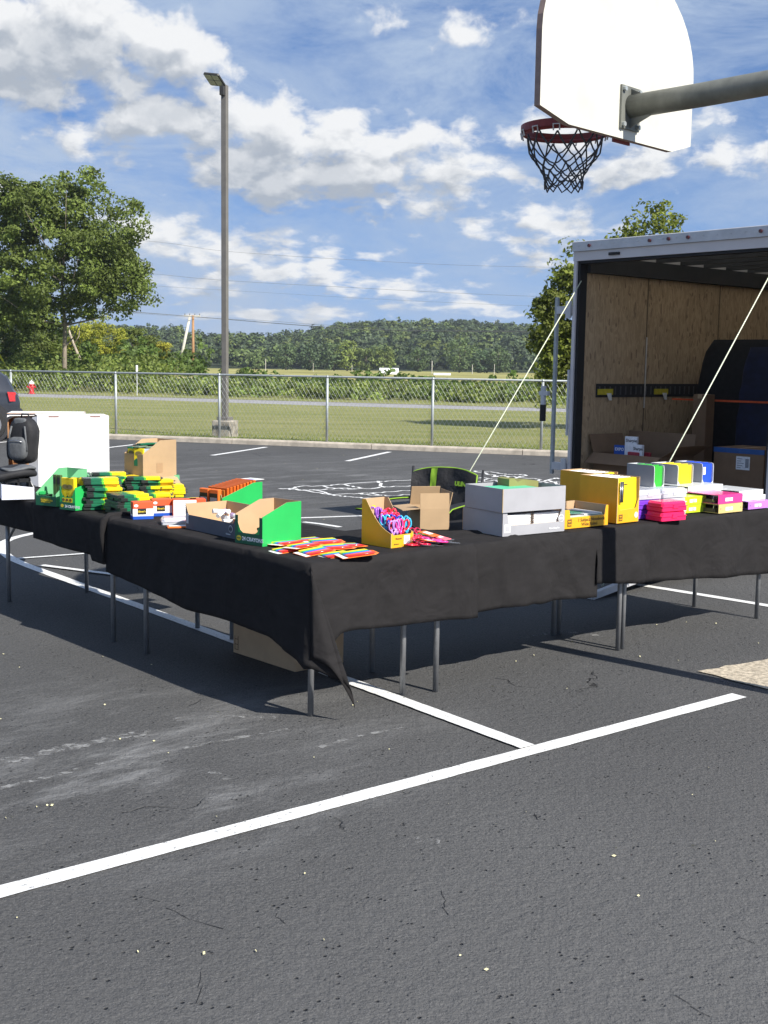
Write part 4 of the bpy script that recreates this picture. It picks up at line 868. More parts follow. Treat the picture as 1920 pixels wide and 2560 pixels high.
def cloth(name, label, a0, a1, b0, b1, ov, z=.745, outo=0., hem=None, cornr=None, ext=None, seed=0, bunch=()):
    """sheet over the rectangle a0..a1, b0..b1 with overhangs ov = (left a-, front b-, right a+, back b+)"""
    rr = random.Random(seed); ph = [rr.uniform(0,6.28) for _ in range(8)]; st = .022
    ol, of, orr, ob = ov; hl, hf = (hem or {}).get('l', lambda v: ol), (hem or {}).get('f', lambda u: of)
    us = list(np.arange(-ol if ol else 0, 0, st))+list(np.linspace(0, a1-a0, int((a1-a0)/st)+2))+(list(np.arange(st, (ext[0]-a1 if ext else orr)+st*.5, st)+(a1-a0)) if (orr or ext) else [])
    vs = list(np.arange(-of if of else 0, 0, st))+list(np.linspace(0, b1-b0, int((b1-b0)/st)+2))+(list(np.arange(st, ob+st*.5, st)+(b1-b0)) if ob else [])
    w, d = a1-a0, b1-b0
    crs = [(rr.uniform(-.4, 2.4), rr.uniform(-.9, .9), rr.uniform(.012, .03), rr.uniform(.004, .010)*rr.choice([-1,1,1]), rr.uniform(.0,.3)) for _ in range(16)]
    def wr(s, dn, k): # sideways fold depth that grows down the hanging part
        g_ = min(1, max(0, dn)/.3)
        cv = sum(am*math.exp(-((s-s0_-sl_*(dn-.15))/wd_)**2)*min(1, max(0, dn-.02)/.08)*(.4+.6*abs(math.sin(dn*9+ph0))) for s0_, sl_, wd_, am, ph0 in crs)
        return cv + g_*(.022*math.sin(s*6+ph[k]+dn*1.5)+.013*math.sin(s*14+ph[k+1]+dn*4)+.004*math.sin(s*31+ph[k+2]-dn*7)) + .003*math.sin(dn*14+s*5+ph[k])*g_
    def pos(u, v):
        flat_ext = ext and u > w and (v+b0) < ext[1]
        du = (-u/ol*hl(v+b0) if u < 0 else 0); du2 = 0 if flat_ext else max(0, u-w)
        dv = (-v/of*hf(u+a0) if v < 0 else 0); dv2 = max(0, v-d)
        a = min(max(u, 0), w) if not flat_ext else u; bb = min(max(v, 0), d)
        hx = du or du2; hy = dv or dv2; sa = -1 if du else 1; sb = -1 if dv else 1
        zz = z
        for (bu, bv, br, bh, ba) in bunch:
            x_ = (a+a0-bu); y_ = (bb+b0-bv); ca, sa_ = math.cos(ba), math.sin(ba); p1, p2 = x_*ca+y_*sa_, -x_*sa_+y_*ca; zz += bh*math.exp(-(p1/br)**2-(p2/(br*.16))**2)
        if hx and hy:
            r = math.hypot(hx, hy); f = math.atan2(hy, hx); s = math.sin(2*f)
            k_ = cornr if (cornr and sa < 0 and sb < 0) else (.06, .05)
            oa = sa*(.02+outo)+(k_[0]*(r/.6)*s*(.7+.3*math.cos(f*2+.6))); obb = sb*(.02+outo+k_[1]*(r/.6)*s) ; 
            if k_ is cornr: obb += -.02*math.sin(f*6)*(r/.6)
            return W_(a+a0+oa*min(1,r/.05), bb+b0+obb*min(1,r/.05), zz-r*.985)
        if hx: return W_(a+a0+sa*(.012*min(1,hx/.02)+outo*min(1,hx/.02)+max(-.008,.45*wr(bb+b0,hx,0))), bb+b0, zz-hx)
        if hy: return W_(a+a0, bb+b0+sb*(.012*min(1,hy/.02)+outo*min(1,hy/.02)+max(-.012,wr(a+a0,hy,3))), zz-hy)
        return W_(a+a0, bb+b0, zz+.0012*math.sin(a*23+ph[6])*math.sin(bb*19+ph[7]))
    nu, nv = len(us), len(vs); V = [pos(u, v) for u in us for v in vs]; mb = MB(); F = []
    for i in range(nu-1):
        for j in range(nv-1):
            if ext:
                m0 = us[i] >= w-1e-6; s0, s1 = vs[j]+b0 < ext[1], vs[j+1]+b0 < ext[1]
                if m0 and s0 != s1: continue
            F.append((i*nv+j, (i+1)*nv+j, (i+1)*nv+j+1, i*nv+j+1))
    mb.add(V, F); o = mb.build(name, CL, smooth=True, solid=.0025); tag(o, label, 'tablecloth', 'black tablecloths'); return o
def lin(pts):
    xs_, ys_ = zip(*pts); return lambda x: float(np.interp(x, xs_, ys_))
Zt = .748
cloth('tablecloth', 'black cloth over the corner table, its loose corner hanging almost to the ground', -.09,.70,-.115,1.78,(.40,.36,.26,0),z=.7485,outo=.006,
      hem={'l':lin([(-.2,.52),(-.05,.45),(.2,.39),(.51,.375),(.95,.375),(1.33,.338),(1.56,.325),(1.8,.30)]),'f':lin([(-.1,.44),(.05,.325),(.3,.345),(.6,.36),(.94,.372)])}, cornr=(.30,.10), ext=(.95,.63), seed=4,
      bunch=[(.25,.05,.12,.006,.5),(.85,.15,.22,.012,-.5),(.78,.30,.2,.014,-.2)])
cloth('tablecloth', 'black cloth behind the yellow scissor box and grey cartons, creased along its top', .90,1.925,-.115,.62,(0,.36,0,.26),z=.7455,outo=.001,
      hem={'f':lin([(.9,.352),(1.2,.352),(1.6,.36),(1.92,.385)])}, seed=9, bunch=[(1.05,.08,.18,.022,-.75),(1.18,.20,.25,.018,-.45),(1.0,.42,.25,.016,.1),(1.30,-.03,.16,.012,-1.0)])
cloth('tablecloth', 'smooth black cloth under the binders and pink pencil cases', 1.90,3.70,-.11,.62,(0,.30,.35,.26),z=.7425,outo=-.004,
      hem={'f':lin([(1.9,.30),(2.3,.34),(3.0,.385),(3.7,.43)])}, seed=12)
cloth('tablecloth', 'black cloth under the pencil packs, hanging beside the corner cloth', -.09,.70,1.74,2.76,(.30,0,.26,0),z=.7455,outo=.002,
      hem={'l':lin([(1.7,.27),(1.99,.262),(2.0,.232),(2.4,.228),(2.76,.222)])}, seed=15, bunch=[(-.02,1.80,.16,.02,.3)])
cloth('tablecloth', 'black cloth at the left end under the white cartons', -.085,.69,2.73,3.66,(.20,0,.22,.22),z=.7425,outo=-.003, hem={'l':lin([(2.7,.19),(3.66,.195)])}, seed=18)
# a gathered roll of cloth where two cloths meet
o = MB().tube([W_(.22,1.80,.755), W_(.02,1.81,.765), W_(-.08,1.80,.762), W_(-.118,1.79,.735), W_(-.128,1.80,.66), W_(-.125,1.78,.50)], [.006,.016,.02,.022,.016,.008], 10).build('bunched_cloth', CL, smooth=True); tag(o, 'bunched fold of black cloth where the left cloth meets the corner cloth', 'cloth')
# ---------------------------------------------------------------- goods on the tables
TT = .7515
ORD2 = ['leftmost']+[o_+' from left' for o_ in ['second','third','fourth','fifth','sixth','seventh','eighth','ninth','tenth','eleventh','twelfth','thirteenth','fourteenth','fifteenth','sixteenth','seventeenth','eighteenth','nineteenth','twentieth','twenty first','twenty second','twenty third','twenty fourth','twenty fifth','twenty sixth']]
def item(name, label, cat, px, py, deg, z=TT, group=None):
    p = at(px, py, z); return thing(name, label, cat, p, R(deg), group)
def wrap(name, o, label=None): return o
def panel(mb, poly, thick, nrm):                 # outer face slot 0, inner and edges slot 1; poly lies on the outer side
    n = Vector(nrm).normalized(); p = [Vector(x) for x in poly]; b = len(mb.v); k = len(p); mb.v += [tuple(x) for x in p]+[tuple(x-n*thick) for x in p]
    c = Vector((0,0,0))
    for i in range(k): c += p[i].cross(p[(i+1)%k])
    fr = tuple(b+i for i in range(k)); bk = tuple(b+k+i for i in range(k))
    if c.dot(n) < 0: fr = fr[::-1]
    else: bk = bk[::-1]
    mb.f += [fr, bk]; mb.m += [0, 1]
    for i in range(k): j = (i+1)%k; mb.f.append((b+i, b+j, b+k+j, b+k+i)); mb.m.append(1)
def display(t, L, B, lip, hs, hb, mo, mi_, front='x', flat=.55, th=.003, curve=0, corner=.02, tall_near=None):
    """open display tray: low lip in front, side walls rising to a tall back. depth L, breadth B"""
    mb = MB(); T = (lambda d, c, z: (d, c, z)) if front == 'x' else (lambda d, c, z: (c, d, z))
    N = (lambda d, c: (d, c, 0)) if front == 'x' else (lambda d, c: (c, d, 0))
    prof = [(0,0),(L,0),(L,hb),(L*flat,hb)]
    if curve:
        for i in range(1, 8): u = i/8; prof.append((L*flat*(1-u)+.0*u, hb*(1-u)+hs*u - curve*math.sin(math.pi*u)))
    prof.append((0,hs))
    panel(mb, [T(d,0,z) for d, z in prof], th, N(0,-1)); panel(mb, [T(d,B,z) for d, z in prof], th, N(0,1))
    panel(mb, [T(L,th,0),T(L,B-th,0),T(L,B-th,hb),T(L,th,hb)], th, N(1,0))
    c = corner; panel(mb, [T(0,th,0),T(0,B-th,0),T(0,B-th,hs*.96),T(0,B-th-c,lip+.012),T(0,B-th-c*1.6,lip),T(0,th+c*1.6,lip),T(0,th+c,lip+.012),T(0,th,hs*.96)], th, N(-1,0))
    mb.mi = 1
    x0, x1, y0, y1 = (th, L-th, th, B-th) if front == 'x' else (th, B-th, th, L-th)
    mb.box(x0, x1, y0, y1, 0, th)
    return mb.build('tray_body', [mo, mi_], t)
def C(n, c, r=.55, **k): return mat(n, c, r, k.pop('var', .05), k.pop('vs', 8), **k)
KRAFT = C('kraft board inside', (.50,.335,.19), .85); GREEN = C('bright green board', (.02,.42,.09), .45, coat=.2); DGREEN = C('dark green board', (.008,.12,.055), .45); LGREEN = C('pale green board', (.14,.42,.20), .5)
SLATE = C('slate printed board', (.09,.10,.125), .6); YEL = C('yellow box board', (.80,.40,.015), .45, coat=.15); YELB = C('bright yellow card', (.80,.62,.01), .45); GREY = C('grey printed board', (.36,.36,.38), .55); WHITE = C('white box board', (.80,.80,.78), .55, var=.02); PAPER = C('white paper pages', (.80,.79,.75), .7)
BLACK = C('black print', (.02,.02,.02), .5); BLACKP = C('black plastic', (.015,.015,.016), .35); WPRT = C('white print', (.85,.85,.85), .5); ORANGE = C('orange card', (.80,.16,.02), .5); REDC = C('red sticker', (.70,.03,.02), .5); YPRT = C('golden print', (.75,.55,.03), .5); BPRT = C('brown print', (.16,.08,.02), .6)
def rect(t, name, m, o, ux, uy, w, h, lift=.0008, thick=.0006):    # a thin printed patch proud of a face
    ux = Vector(ux).normalized(); uy = Vector(uy).normalized(); n = ux.cross(uy); o = Vector(o)+n*lift
    return MB().prism([o, o+ux*w, o+ux*w+uy*h, o+uy*h], n*thick).build(name, m, t)
def words(t, body, size, m, o, ux, uy=(0,0,1), lift=.0014, bold=.0004, sx=1., name='lettering'):
    ux = Vector(ux).normalized(); uy = Vector(uy).normalized(); n = ux.cross(uy); return text_mesh(body, size, m, t, frameM(Vector(o)+n*lift, ux, uy), name, .0003, bold, sx)
def disc(t, name, m, c, ux, uy, rx, ry, lift=.0012):
    ux = Vector(ux).normalized(); uy = Vector(uy).normalized(); n = ux.cross(uy); c = Vector(c)+n*lift
    return MB().prism([c+ux*rx*math.cos(a)+uy*ry*math.sin(a) for a in np.linspace(0, 2*math.pi, 25)[:-1]], n*.0006).build(name, m, t)
FX, FY = (0,-1,0), (1,0,0)      # text runs along FX on an x=0 face, along FY on a y=0 face
# ---- pencil packs (green and yellow sleeves, dark pencil ends)
PK, q, b = newmat('pencil pack sleeve'); sx = q.n('ShaderNodeSeparateXYZ'); q.link(q.n('ShaderNodeTexCoord').outputs['Object'], sx.inputs[0])
zig = q.m('MULTIPLY', q.m('PINGPONG', sx.outputs[1], .0125), 1.5); xx = q.m('ADD', sx.outputs[0], zig)
col = q.mix(q.m('GREATER_THAN', xx, .105), (.01,.13,.06), (.10,.50,.05)); col = q.mix(q.m('GREATER_THAN', xx, .118), col, (.85,.62,.01)); col = q.mix(q.m('LESS_THAN', sx.outputs[0], .042), col, (.018,.022,.02))
st = q.m('GREATER_THAN', q.m('PINGPONG', q.m('MULTIPLY', sx.outputs[1], 1.), .0045), .0028); col = q.mix(q.m('MULTIPLY', st, q.m('LESS_THAN', sx.outputs[0], .042)), col, (.10,.11,.10))
q.link(col, b.inputs['Base Color']); b.inputs['Roughness'].default_value = .35
GRAPH = C('dark pencil tips', (.05,.055,.05), .5, vs=200)
pk0 = None
def pencil_pack(loc, rz, lb, grp):
    global pk0
    if pk0 is None:
        t = thing('pencil_pack', lb, 'pencil pack', loc, rz, grp); MB().bbox(0,.205,0,.092,.0008,.0185,.003).build('sleeve', PK, t)
        mb = MB()
        for k in range(11): mb.tube([(.203,.006+k*.008,.009),(.214,.006+k*.008,.009),(.2225,.006+k*.008,.009)], [.0034,.0034,.0006], 6)
        mb.build('pencil_tips', GRAPH, t); pk0 = t; return t
    t = copy_tree(pk0); t.location = loc; t.rotation_euler = (0,0,rz); t['label'] = lb; t['group'] = grp; return t
def stack(px, py, deg, n, lb, z0=TT, rows=1, seed=0):
    rr = random.Random(seed); p = at(px, py, z0)
    c, s = math.cos(R(deg)), math.sin(R(deg))
    for r_ in range(rows):
        for k in range(n):
            dx, dy = rr.uniform(-.014,.014), rr.uniform(-.008,.008)+r_*.099; a = R(deg)+rr.uniform(-.09,.09)
            l2 = ('topmost' if k == n-1 else ORD[k]+('' if k == 0 else ' from bottom'))+' pencil pack of '+lb+('' if rows == 1 else (', near pile' if r_ == 0 else ', far pile'))
            pencil_pack(p+Vector((dx*c-dy*s, dx*s+dy*c, k*.0192)), a, l2, 'green and yellow pencil packs')
# ---- green display with crayon boxes, pencil display, long tray
def crayon_box(t_loc, rz, lb, m=None, h=.115):
    t = thing('crayon_box', lb, 'crayon box', t_loc, rz, 'yellow crayon boxes'); MB().bbox(0,.026,0,.072,0,h,.002).build('body', YELB, t)
    f = MB(); f.prism([(-.0006,.072,0),(-.0006,0,0),(-.0006,0,h*.30),(-.0006,.018,h*.45),(-.0006,.036,h*.30),(-.0006,.054,h*.45),(-.0006,.072,h*.30)], (-.0006,0,0)); f.build('green_chevron', DGREEN, t)
    disc(t, 'oval_mark', C('brown oval', (.20,.16,.05), .5), (0,.036,h*.72), FX, (0,0,1), .026, .014)
    return t
def loc(t, x, y, z=0): return Matrix.Translation(t.location) @ Matrix.Rotation(t.rotation_euler[2],4,'Z') @ Vector((x,y,z))
t = item('crayon_display', 'green display box reading 24 CRAYONS full of upright yellow crayon boxes', 'display box', 188, 1277, 56)
display(t, .34, .135, .075, .135, .17, GREEN, DGREEN, 'x', .5); rect(t, 'front_print', DGREEN, (0,.134,.0), FX, (0,0,1), .133, .045)
rect(t, 'crayon_window', YELB, (0,.108,.046), FX, (0,0,1), .085, .026)
for k in range(3): disc(t, 'face_mark', BPRT, (0,.098-k*.03,.060), FX, (0,0,1), .011, .008, .0022)
words(t, '24 CRAYONS', .022, WPRT, (0,.088,.014), FX, bold=.0008); disc(t, 'oval_logo', YPRT, (0,.112,.023), FX, (0,0,1), .013, .010)
for i, y in enumerate((.012,.090-.04)): 
    for j in range(4): crayon_box(loc(t, .012+j*.072, y+.01, .004), t.rotation_euler[2], ORD2[j]+' yellow crayon box in the '+['near','far'][i]+' file of the green crayon display', h=.185-.004*j)
t = item('pencil_display', 'green pencil display tray with golden lettering and tall sloping back, leftmost on the table', 'display box', 140, 1267, 58)
display(t, .26, .175, .06, .075, .215, LGREEN, LGREEN, 'x', .72, corner=.01); rect(t, 'front_print', DGREEN, (0,.175,0), FX, (0,0,1), .175, .060); rect(t, 'logo_patch', C('olive print', (.10,.16,.02), .5), (0,.132,.018), FX, (0,0,1), .092, .032, .0016)
words(t, 'TICONDEROGA', .0145, YPRT, (0,.130,.030), FX, lift=.0028, bold=.0006); words(t, "The World's Best Pencil", .008, YPRT, (0,.128,.021), FX, lift=.0028)
for k in range(2):
    s_ = thing('pencil_box', ['green pencil box standing at the near end of the pencil display','green pencil box standing in the middle of the pencil display'][k], 'pencil box', loc(t, .05, .012+k*.036, .004), t.rotation_euler[2]); MB().bbox(0,.018,0,.030,0,.185,.002).build('body', C('olive green box', (.07,.12,.03), .5), s_); rect(s_, 'box_window', BLACK, (0,.026,.13), FX, (0,0,1), .022, .04)
for k in range(4):
    s_ = thing('pencil_box', ['lowest','second','third','topmost'][k]+' flat pencil box lying in the leftmost display tray', 'pencil box', loc(t, .012+.02*(k%2), .100+.035*(k%2), .004+.02*k), t.rotation_euler[2]+.2*k, 'flat green pencil boxes'); MB().bbox(0,.10,0,.032,0,.018,.002).build('body', GREEN if k % 2 else BLACKP, s_)
t = item('long_pencil_tray', 'long green tray of upright pencil packs behind the yellow stacks', 'display box', 205, 1256, 22)
display(t, .62, .20, .12, .14, .16, LGREEN, LGREEN, 'x', .9)
rr = random.Random(4); mb = MB()
for k in range(26):
    x = .02+k*.0225; s_ = thing('pencil_pack', ORD2[k]+' upright pencil pack in the long green tray', 'pencil pack', loc(t, x, .012+rr.uniform(-.004,.004), .006), t.rotation_euler[2]+rr.uniform(-.04,.04), 'upright packs in the long green tray')
    MB().bbox(0,.018,0,.175,0,.158+rr.uniform(-.004,.014),.003).build('sleeve', [DGREEN, YELB, LGREEN, C('grey green sleeve', (.16,.22,.15), .5)][(0,2,3,0,2,1,0,3)[k%8]], s_)
# ---- pencil pack stacks
stack(214, 1276, 24, 10, 'the tall stack beside the crayon display', seed=1)
stack(232, 1258, 24, 10, 'the tall stack behind the first', seed=2)
stack(300, 1288, 38, 6, 'the low double stack', rows=2, seed=3)
stack(316, 1262, 18, 9, 'the stack under the cardboard display', seed=5)
stack(338, 1275, 16, 5, 'the middle stack left of the glue boxes', seed=6)
stack(382, 1258, 14, 6, 'the stack behind the glue boxes', seed=7)
stack(352, 1262, 28, 8, 'the stack right of the cardboard display', seed=21)
stack(268, 1262, 30, 9, 'the stack behind the low double stack', seed=22)
stack(430, 1262, 10, 2, 'the lone pair right of the yellow stacks', seed=8)
# ---- kraft display box on top
t = item('kraft_display', 'tilted brown cardboard display box with sloping side, full of crayon boxes', 'display box', 358, 1196, 50, TT+.155); t.scale = (1.08,1.25,1)
display(t, .14, .255, .14, .15, .245, CARD, KRAFT, 'y', .95, corner=.01)
bpy.data.objects.remove(t.children[0])
mb = MB(); panel(mb, [(0,0,0),(.25,0,0),(.25,0,.235),(.13,0,.235),(.0,0,.150)], .004, (0,-1,0)); panel(mb, [(0,.15,0),(.25,.15,0),(.25,.15,.235),(.13,.15,.235),(0,.15,.15)], .004, (0,1,0)); panel(mb, [(0,.004,0),(0,.146,0),(0,.146,.15),(0,.004,.15)], .004, (-1,0,0)); panel(mb, [(.25,.004,0),(.25,.146,0),(.25,.146,.235),(.25,.004,.235)], .004, (1,0,0)); mb.mi = 1; mb.box(.004,.246,.004,.146,0,.004); mb.build('tray_body', [CARD, KRAFT], t)
rect(t, 'tape', C('kraft tape', (.36,.235,.13), .5), (.10,0,.03), FY, (0,0,1), .045, .06); mb = MB(); panel(mb, [(.02,0,0),(.25,0,0),(.25,-.035,-.045),(.06,-.03,-.04)], .003, (0,-1,.6)); mb.build('flap', [CARD, CARD], t)
for k in range(5):
    b_ = crayon_box(loc(t, .012+(k//2)*.10, .012+.085*(k%2), .075), t.rotation_euler[2]+(.25 if k == 0 else 0), ORD2[k]+' yellow crayon box peeking over the tilted cardboard display', h=.11)
s_ = thing('plastic_pouch', 'clear blue tinted pouch leaning among the crayon boxes in the cardboard display', 'pouch', loc(t, .022,.012,.10), t.rotation_euler[2]); MB().bbox(0,.045,0,.006,0,.085,.002).build('pouch', C('clear bluish plastic', (.45,.55,.65), .15, alpha=.7), s_)
for k in range(9):
    rr = random.Random(k); s_ = thing('pencil_pack', ORD2[k]+' loose pack lying across the top of the tilted cardboard display', 'pencil pack', loc(t, .03+.02*k, .09+rr.uniform(-.02,.03), .185+.007*(k%4)), t.rotation_euler[2]+rr.uniform(-.5,.5), 'packs on top of the cardboard display'); MB().bbox(-.06,.06,-.02,.02,0,.009,.002).build('sleeve', [DGREEN, C('grey green sleeve', (.16,.22,.15), .5), BLACKP][k%3], s_)
# ---- glue boxes
def glue_box(px, py, deg, lb, back=False, W=.115):
    t = item('glue_box', lb, 'glue box', px, py, deg, group='orange glue boxes'); MB().bbox(0,W,0,.075,0,.098,.002).build('body', C('glue box orange', (.78,.10,.03), .45), t)
    if back:
        rect(t, 'white_panel', WHITE, (.004,0,.004), FY, (0,0,1), W-.008, .090)
        for k in range(6): rect(t, 'fine_print', C('pale grey print', (.45,.45,.47), .6), (.014,0,.018+.011*k), FY, (0,0,1), W*.7-.01*(k%3), .0035, .0016)
        return t
    rect(t, 'white_panel', WHITE, (0,0,.018), FY, (0,0,1), W, .042); rect(t, 'blue_panel', C('glue box blue', (.01,.08,.45), .45), (0,0,0), FY, (0,0,1), W, .018)
    rect(t, 'logo_patch', BLACK, (W*.22,0,.028), FY, (0,0,1), W*.42, .034, .0016); words(t, "Elmer's", .014, YPRT, (W*.25,0,.040), FY, lift=.0028); disc(t, 'logo_disc', WPRT, (W*.15,0,.078), FY, (0,0,1), .012, .008)
    rect(t, 'side_white_panel', WHITE, (0,.075,.018), FX, (0,0,1), .075, .04); rect(t, 'side_blue_panel', C('glue box blue', (.01,.08,.45), .45), (0,.075,0), FX, (0,0,1), .075, .018); rect(t, 'side_patch', BLACK, (0,.055,.028), FX, (0,0,1), .035, .03, .0016)
    return t
glue_box(333, 1299, 22, 'leftmost orange, white and blue glue box on the black cloth')
glue_box(381, 1291, 22, 'orange and white glue box between the leftmost one and the white backed one')
glue_box(432, 1291, 14, 'glue box turned so that its white back panel faces out', True, .14)
glue_box(476, 1290, 18, 'rightmost orange glue box behind the slate tray', W=.09)
# clear case with pink inside, small orange pack
def case(px, py, deg, lb, m, mi_=None, z=TT, W=.205, D=.135, H=.056, grp=None, world=None, name='pencil_case'):
    t = item(name, lb, 'pencil case', px, py, deg, z, grp)
    if world: t.location = world
    MB().bbox(0,W,0,D,0,H*.47,.006).build('base', m, t); MB().bbox(.0015,W-.0015,.0015,D-.0015,H*.49,H,.012).build('lid', m, t); MB().bbox(-.002,W+.002,-.002,D+.002,H*.44,H*.53,.001).build('rim', m, t)
    MB().prism([(W*.40,-.005,H*.30),(W*.62,-.005,H*.30),(W*.58,-.005,H*.66),(W*.44,-.005,H*.66)], (0,.006,0)).build('latch', m, t)
    return t
CLEAR = C('milky clear plastic', (.72,.74,.80), .15, alpha=.62); PINKI = C('coral pink card', (.85,.16,.20), .5)
t = case(405, 1313, 14, 'clear plastic case with pink sheets inside, in front of the glue boxes', CLEAR, D=.12, H=.038)
s_ = thing('pink_sheets', 'pink sheets inside the clear plastic case', 'paper', loc(t,.05,.012,.012), t.rotation_euler[2]+.1); MB().bbox(0,.13,0,.08,0,.01,.002).build('sheet', PINKI, s_)
t = item('card_pack', 'small orange and white card pack left of the slate tray', 'card pack', 452, 1320, 15); MB().bbox(-.07,.05,0,.06,0,.008,.002).build('card', ORANGE, t); MB().box(-.06,.03,.012,.05,.0085,.010).build('white_panel', WHITE, t)
# ---- slate tray of glue sticks
t = item('slate_tray', 'slate grey cardboard tray holding loose white glue sticks', 'display box', 592, 1349, 40)
display(t, .26, .50, .078, .135, .135, SLATE, KRAFT, 'x', .0); disc(t, 'round_mark', WPRT, (0,.055,.048), FX, (0,0,1), .018, .018); disc(t, 'round_mark_inner', SLATE, (0,.055,.048), FX, (0,0,1), .0155, .0155, .0022)
rect(t, 'label_sticker', C('pale label', (.55,.58,.62), .5), (0,.492,.03), FX, (0,0,1), .022, .055); words(t, 'Ecolutions', .010, C('pale label', (.55,.58,.62), .5), (0,.10,.016), FX); words(t, 'EPOCH', .008, BLACK, (0,.067,.045), FX, lift=.003)
GS = C('white glue tube', (.78,.78,.76), .3); CAPC = [C('orange cap', (.80,.25,.03), .4), C('purple cap', (.45,.3,.5), .4), C('white cap', (.8,.8,.8), .35)]
rr = random.Random(5)
for k in range(22):
    x, y, z = rr.uniform(.045,.20), rr.uniform(.08,.33), .045+rr.uniform(0,.045)+.012*(k%3); a = rr.uniform(0,3.14); tl = rr.uniform(-.25,.25)
    s_ = thing('glue_stick', ['loose white glue stick with orange cap in the slate tray','loose white glue stick with purple cap in the slate tray','loose white capped glue stick in the slate tray'][k%3], 'glue stick', loc(t,x,y,z), t.rotation_euler[2]+a, 'glue sticks in the slate tray')
    s_.rotation_euler = (0, tl, t.rotation_euler[2]+a); MB().tube([(-.04,0,0),(.018,0,0)], .0115, 12).build('tube', GS, s_, auto=40); MB().tube([(.018,0,0),(.045,0,0)], .0125, 12).build('cap', CAPC[k%3], s_, auto=40)
s_ = thing('blister_card', 'dark blue and orange blister card leaning at the right end of the slate tray', 'blister card', loc(t,.15,.075,.035), t.rotation_euler[2]+R(75)); s_.rotation_euler = (R(-15),0,t.rotation_euler[2]+R(-50))
MB().prism([(0,0,0),(.10,0,0),(.10,0,.10),(.07,0,.125),(.03,0,.125),(0,0,.10)], (0,.003,0)).build('card', C('navy card', (.02,.03,.09), .5), s_); MB().bbox(.012,.088,-.014,0,.008,.032,.004).build('blister', C('orange blister', (.75,.20,.03), .3), s_); MB().bbox(.012,.088,-.014,0,.038,.055,.004).build('white_band', WHITE, s_)
words(s_, 'EXPO', .02, WPRT, (.02,0,.085), FY)
# ---- bright green crayon box
t = item('green_display', 'bright green display box reading 24 CRAYONS, mostly empty with a few markers', 'display box', 656, 1367, 48)
display(t, .26, .20, .055, .145, .205, GREEN, KRAFT, 'x', .62, corner=.035); rect(t, 'front_print', DGREEN, (0,.20,0), FX, (0,0,1), .20, .055); rect(t, 'corner_print', DGREEN, (0,.0215,.055), FX, (0,0,1), .0215, .085); rect(t, 'corner_print', DGREEN, (0,.20,.055), FX, (0,0,1), .0215, .085)
words(t, '24 CRAYONS', .026, WPRT, (0,.148,.018), FX, bold=.001); disc(t, 'oval_logo', YPRT, (0,.172,.026), FX, (0,0,1), .018, .013); words(t, 'Crayola', .009, DGREEN, (0,.188,.024), FX, lift=.0024)
for k, (x, y, a, m_, ln) in enumerate([(.10,.13,-20,0,.11),(.12,.11,10,1,.11),(.13,.10,30,1,.11),(.10,.08,-5,0,.11),(.12,.13,-45,2,.10),(.12,.07,25,1,.11),(.13,.12,60,0,.09)]):
    s_ = thing('marker', ['black capped marker lying in the bright green box','white marker lying in the bright green box','grey marker lying in the bright green box'][m_], 'marker', loc(t,x,y,.032+.014*(k%4)), t.rotation_euler[2]+R(a), 'markers in the bright green box')
    MB().tube([(-ln/2,0,0),(ln/2,0,0)], .0075, 10).build('barrel', [BLACKP, GS, C('grey barrel', (.35,.35,.36), .4)][m_], s_, auto=40); MB().tube([(ln/2,0,0),(ln/2+.035,0,.0)], .0088, 10).build('cap', [GS, BLACKP, BLACKP][m_], s_, auto=40)
# ---- orange pen display behind
t = item('pen_display', 'green sided display of orange pen packs behind the slate tray', 'display box', 556, 1283, 52)
display(t, .34, .20, .10, .09, .165, GREEN, KRAFT, 'x', .78, corner=.01)
for k in range(9):
    s_ = thing('pen_pack', ORD2[k]+' orange pen pack in the row in the green sided display', 'pen pack', loc(t, .055+k*.028, .015, .01), t.rotation_euler[2], 'orange pen packs'); MB().bbox(0,.020,0,.165,0,.135+.004*k,.003).build('card', C('deep orange pack', (.55,.11,.01), .4), s_)
    for j in range(2): MB().bbox(-.004,-.0005,.02+j*.07,.07+j*.07,.03,.12,.0015).build('window', C('amber blister', (.75,.28,.04), .25), s_)
for k in range(2):
    s_ = thing('pen_pack', ['black and orange pen pack at the near front of the pen display','black and orange pen pack at the far front of the pen display'][k], 'pen pack', loc(t, -.015, .02+k*.085, .004), t.rotation_euler[2]); MB().bbox(0,.03,0,.078,0,.135,.004).build('card', ORANGE, s_); rect(s_, 'dark_panel', BLACKP, (0,.072,.035), FX, (0,0,1), .066, .075); rect(s_, 'grey_panel', C('grey panel', (.3,.3,.32), .4), (0,.066,.05), FX, (0,0,1), .054, .035, .0018); words(s_, 'BIC', .02, WPRT, (0,.052,.018), FX)
s_ = thing('paper_sheet', 'white and blue leaflet lying on top behind the orange pen packs', 'leaflet', loc(t,.30,.08,.17), t.rotation_euler[2]); MB().box(-.02,.12,-.02,.10,0,.002).build('sheet', PAPER, s_); MB().box(.0,.08,.0,.06,.0021,.003).build('print', C('pale blue print', (.25,.35,.6), .5), s_)
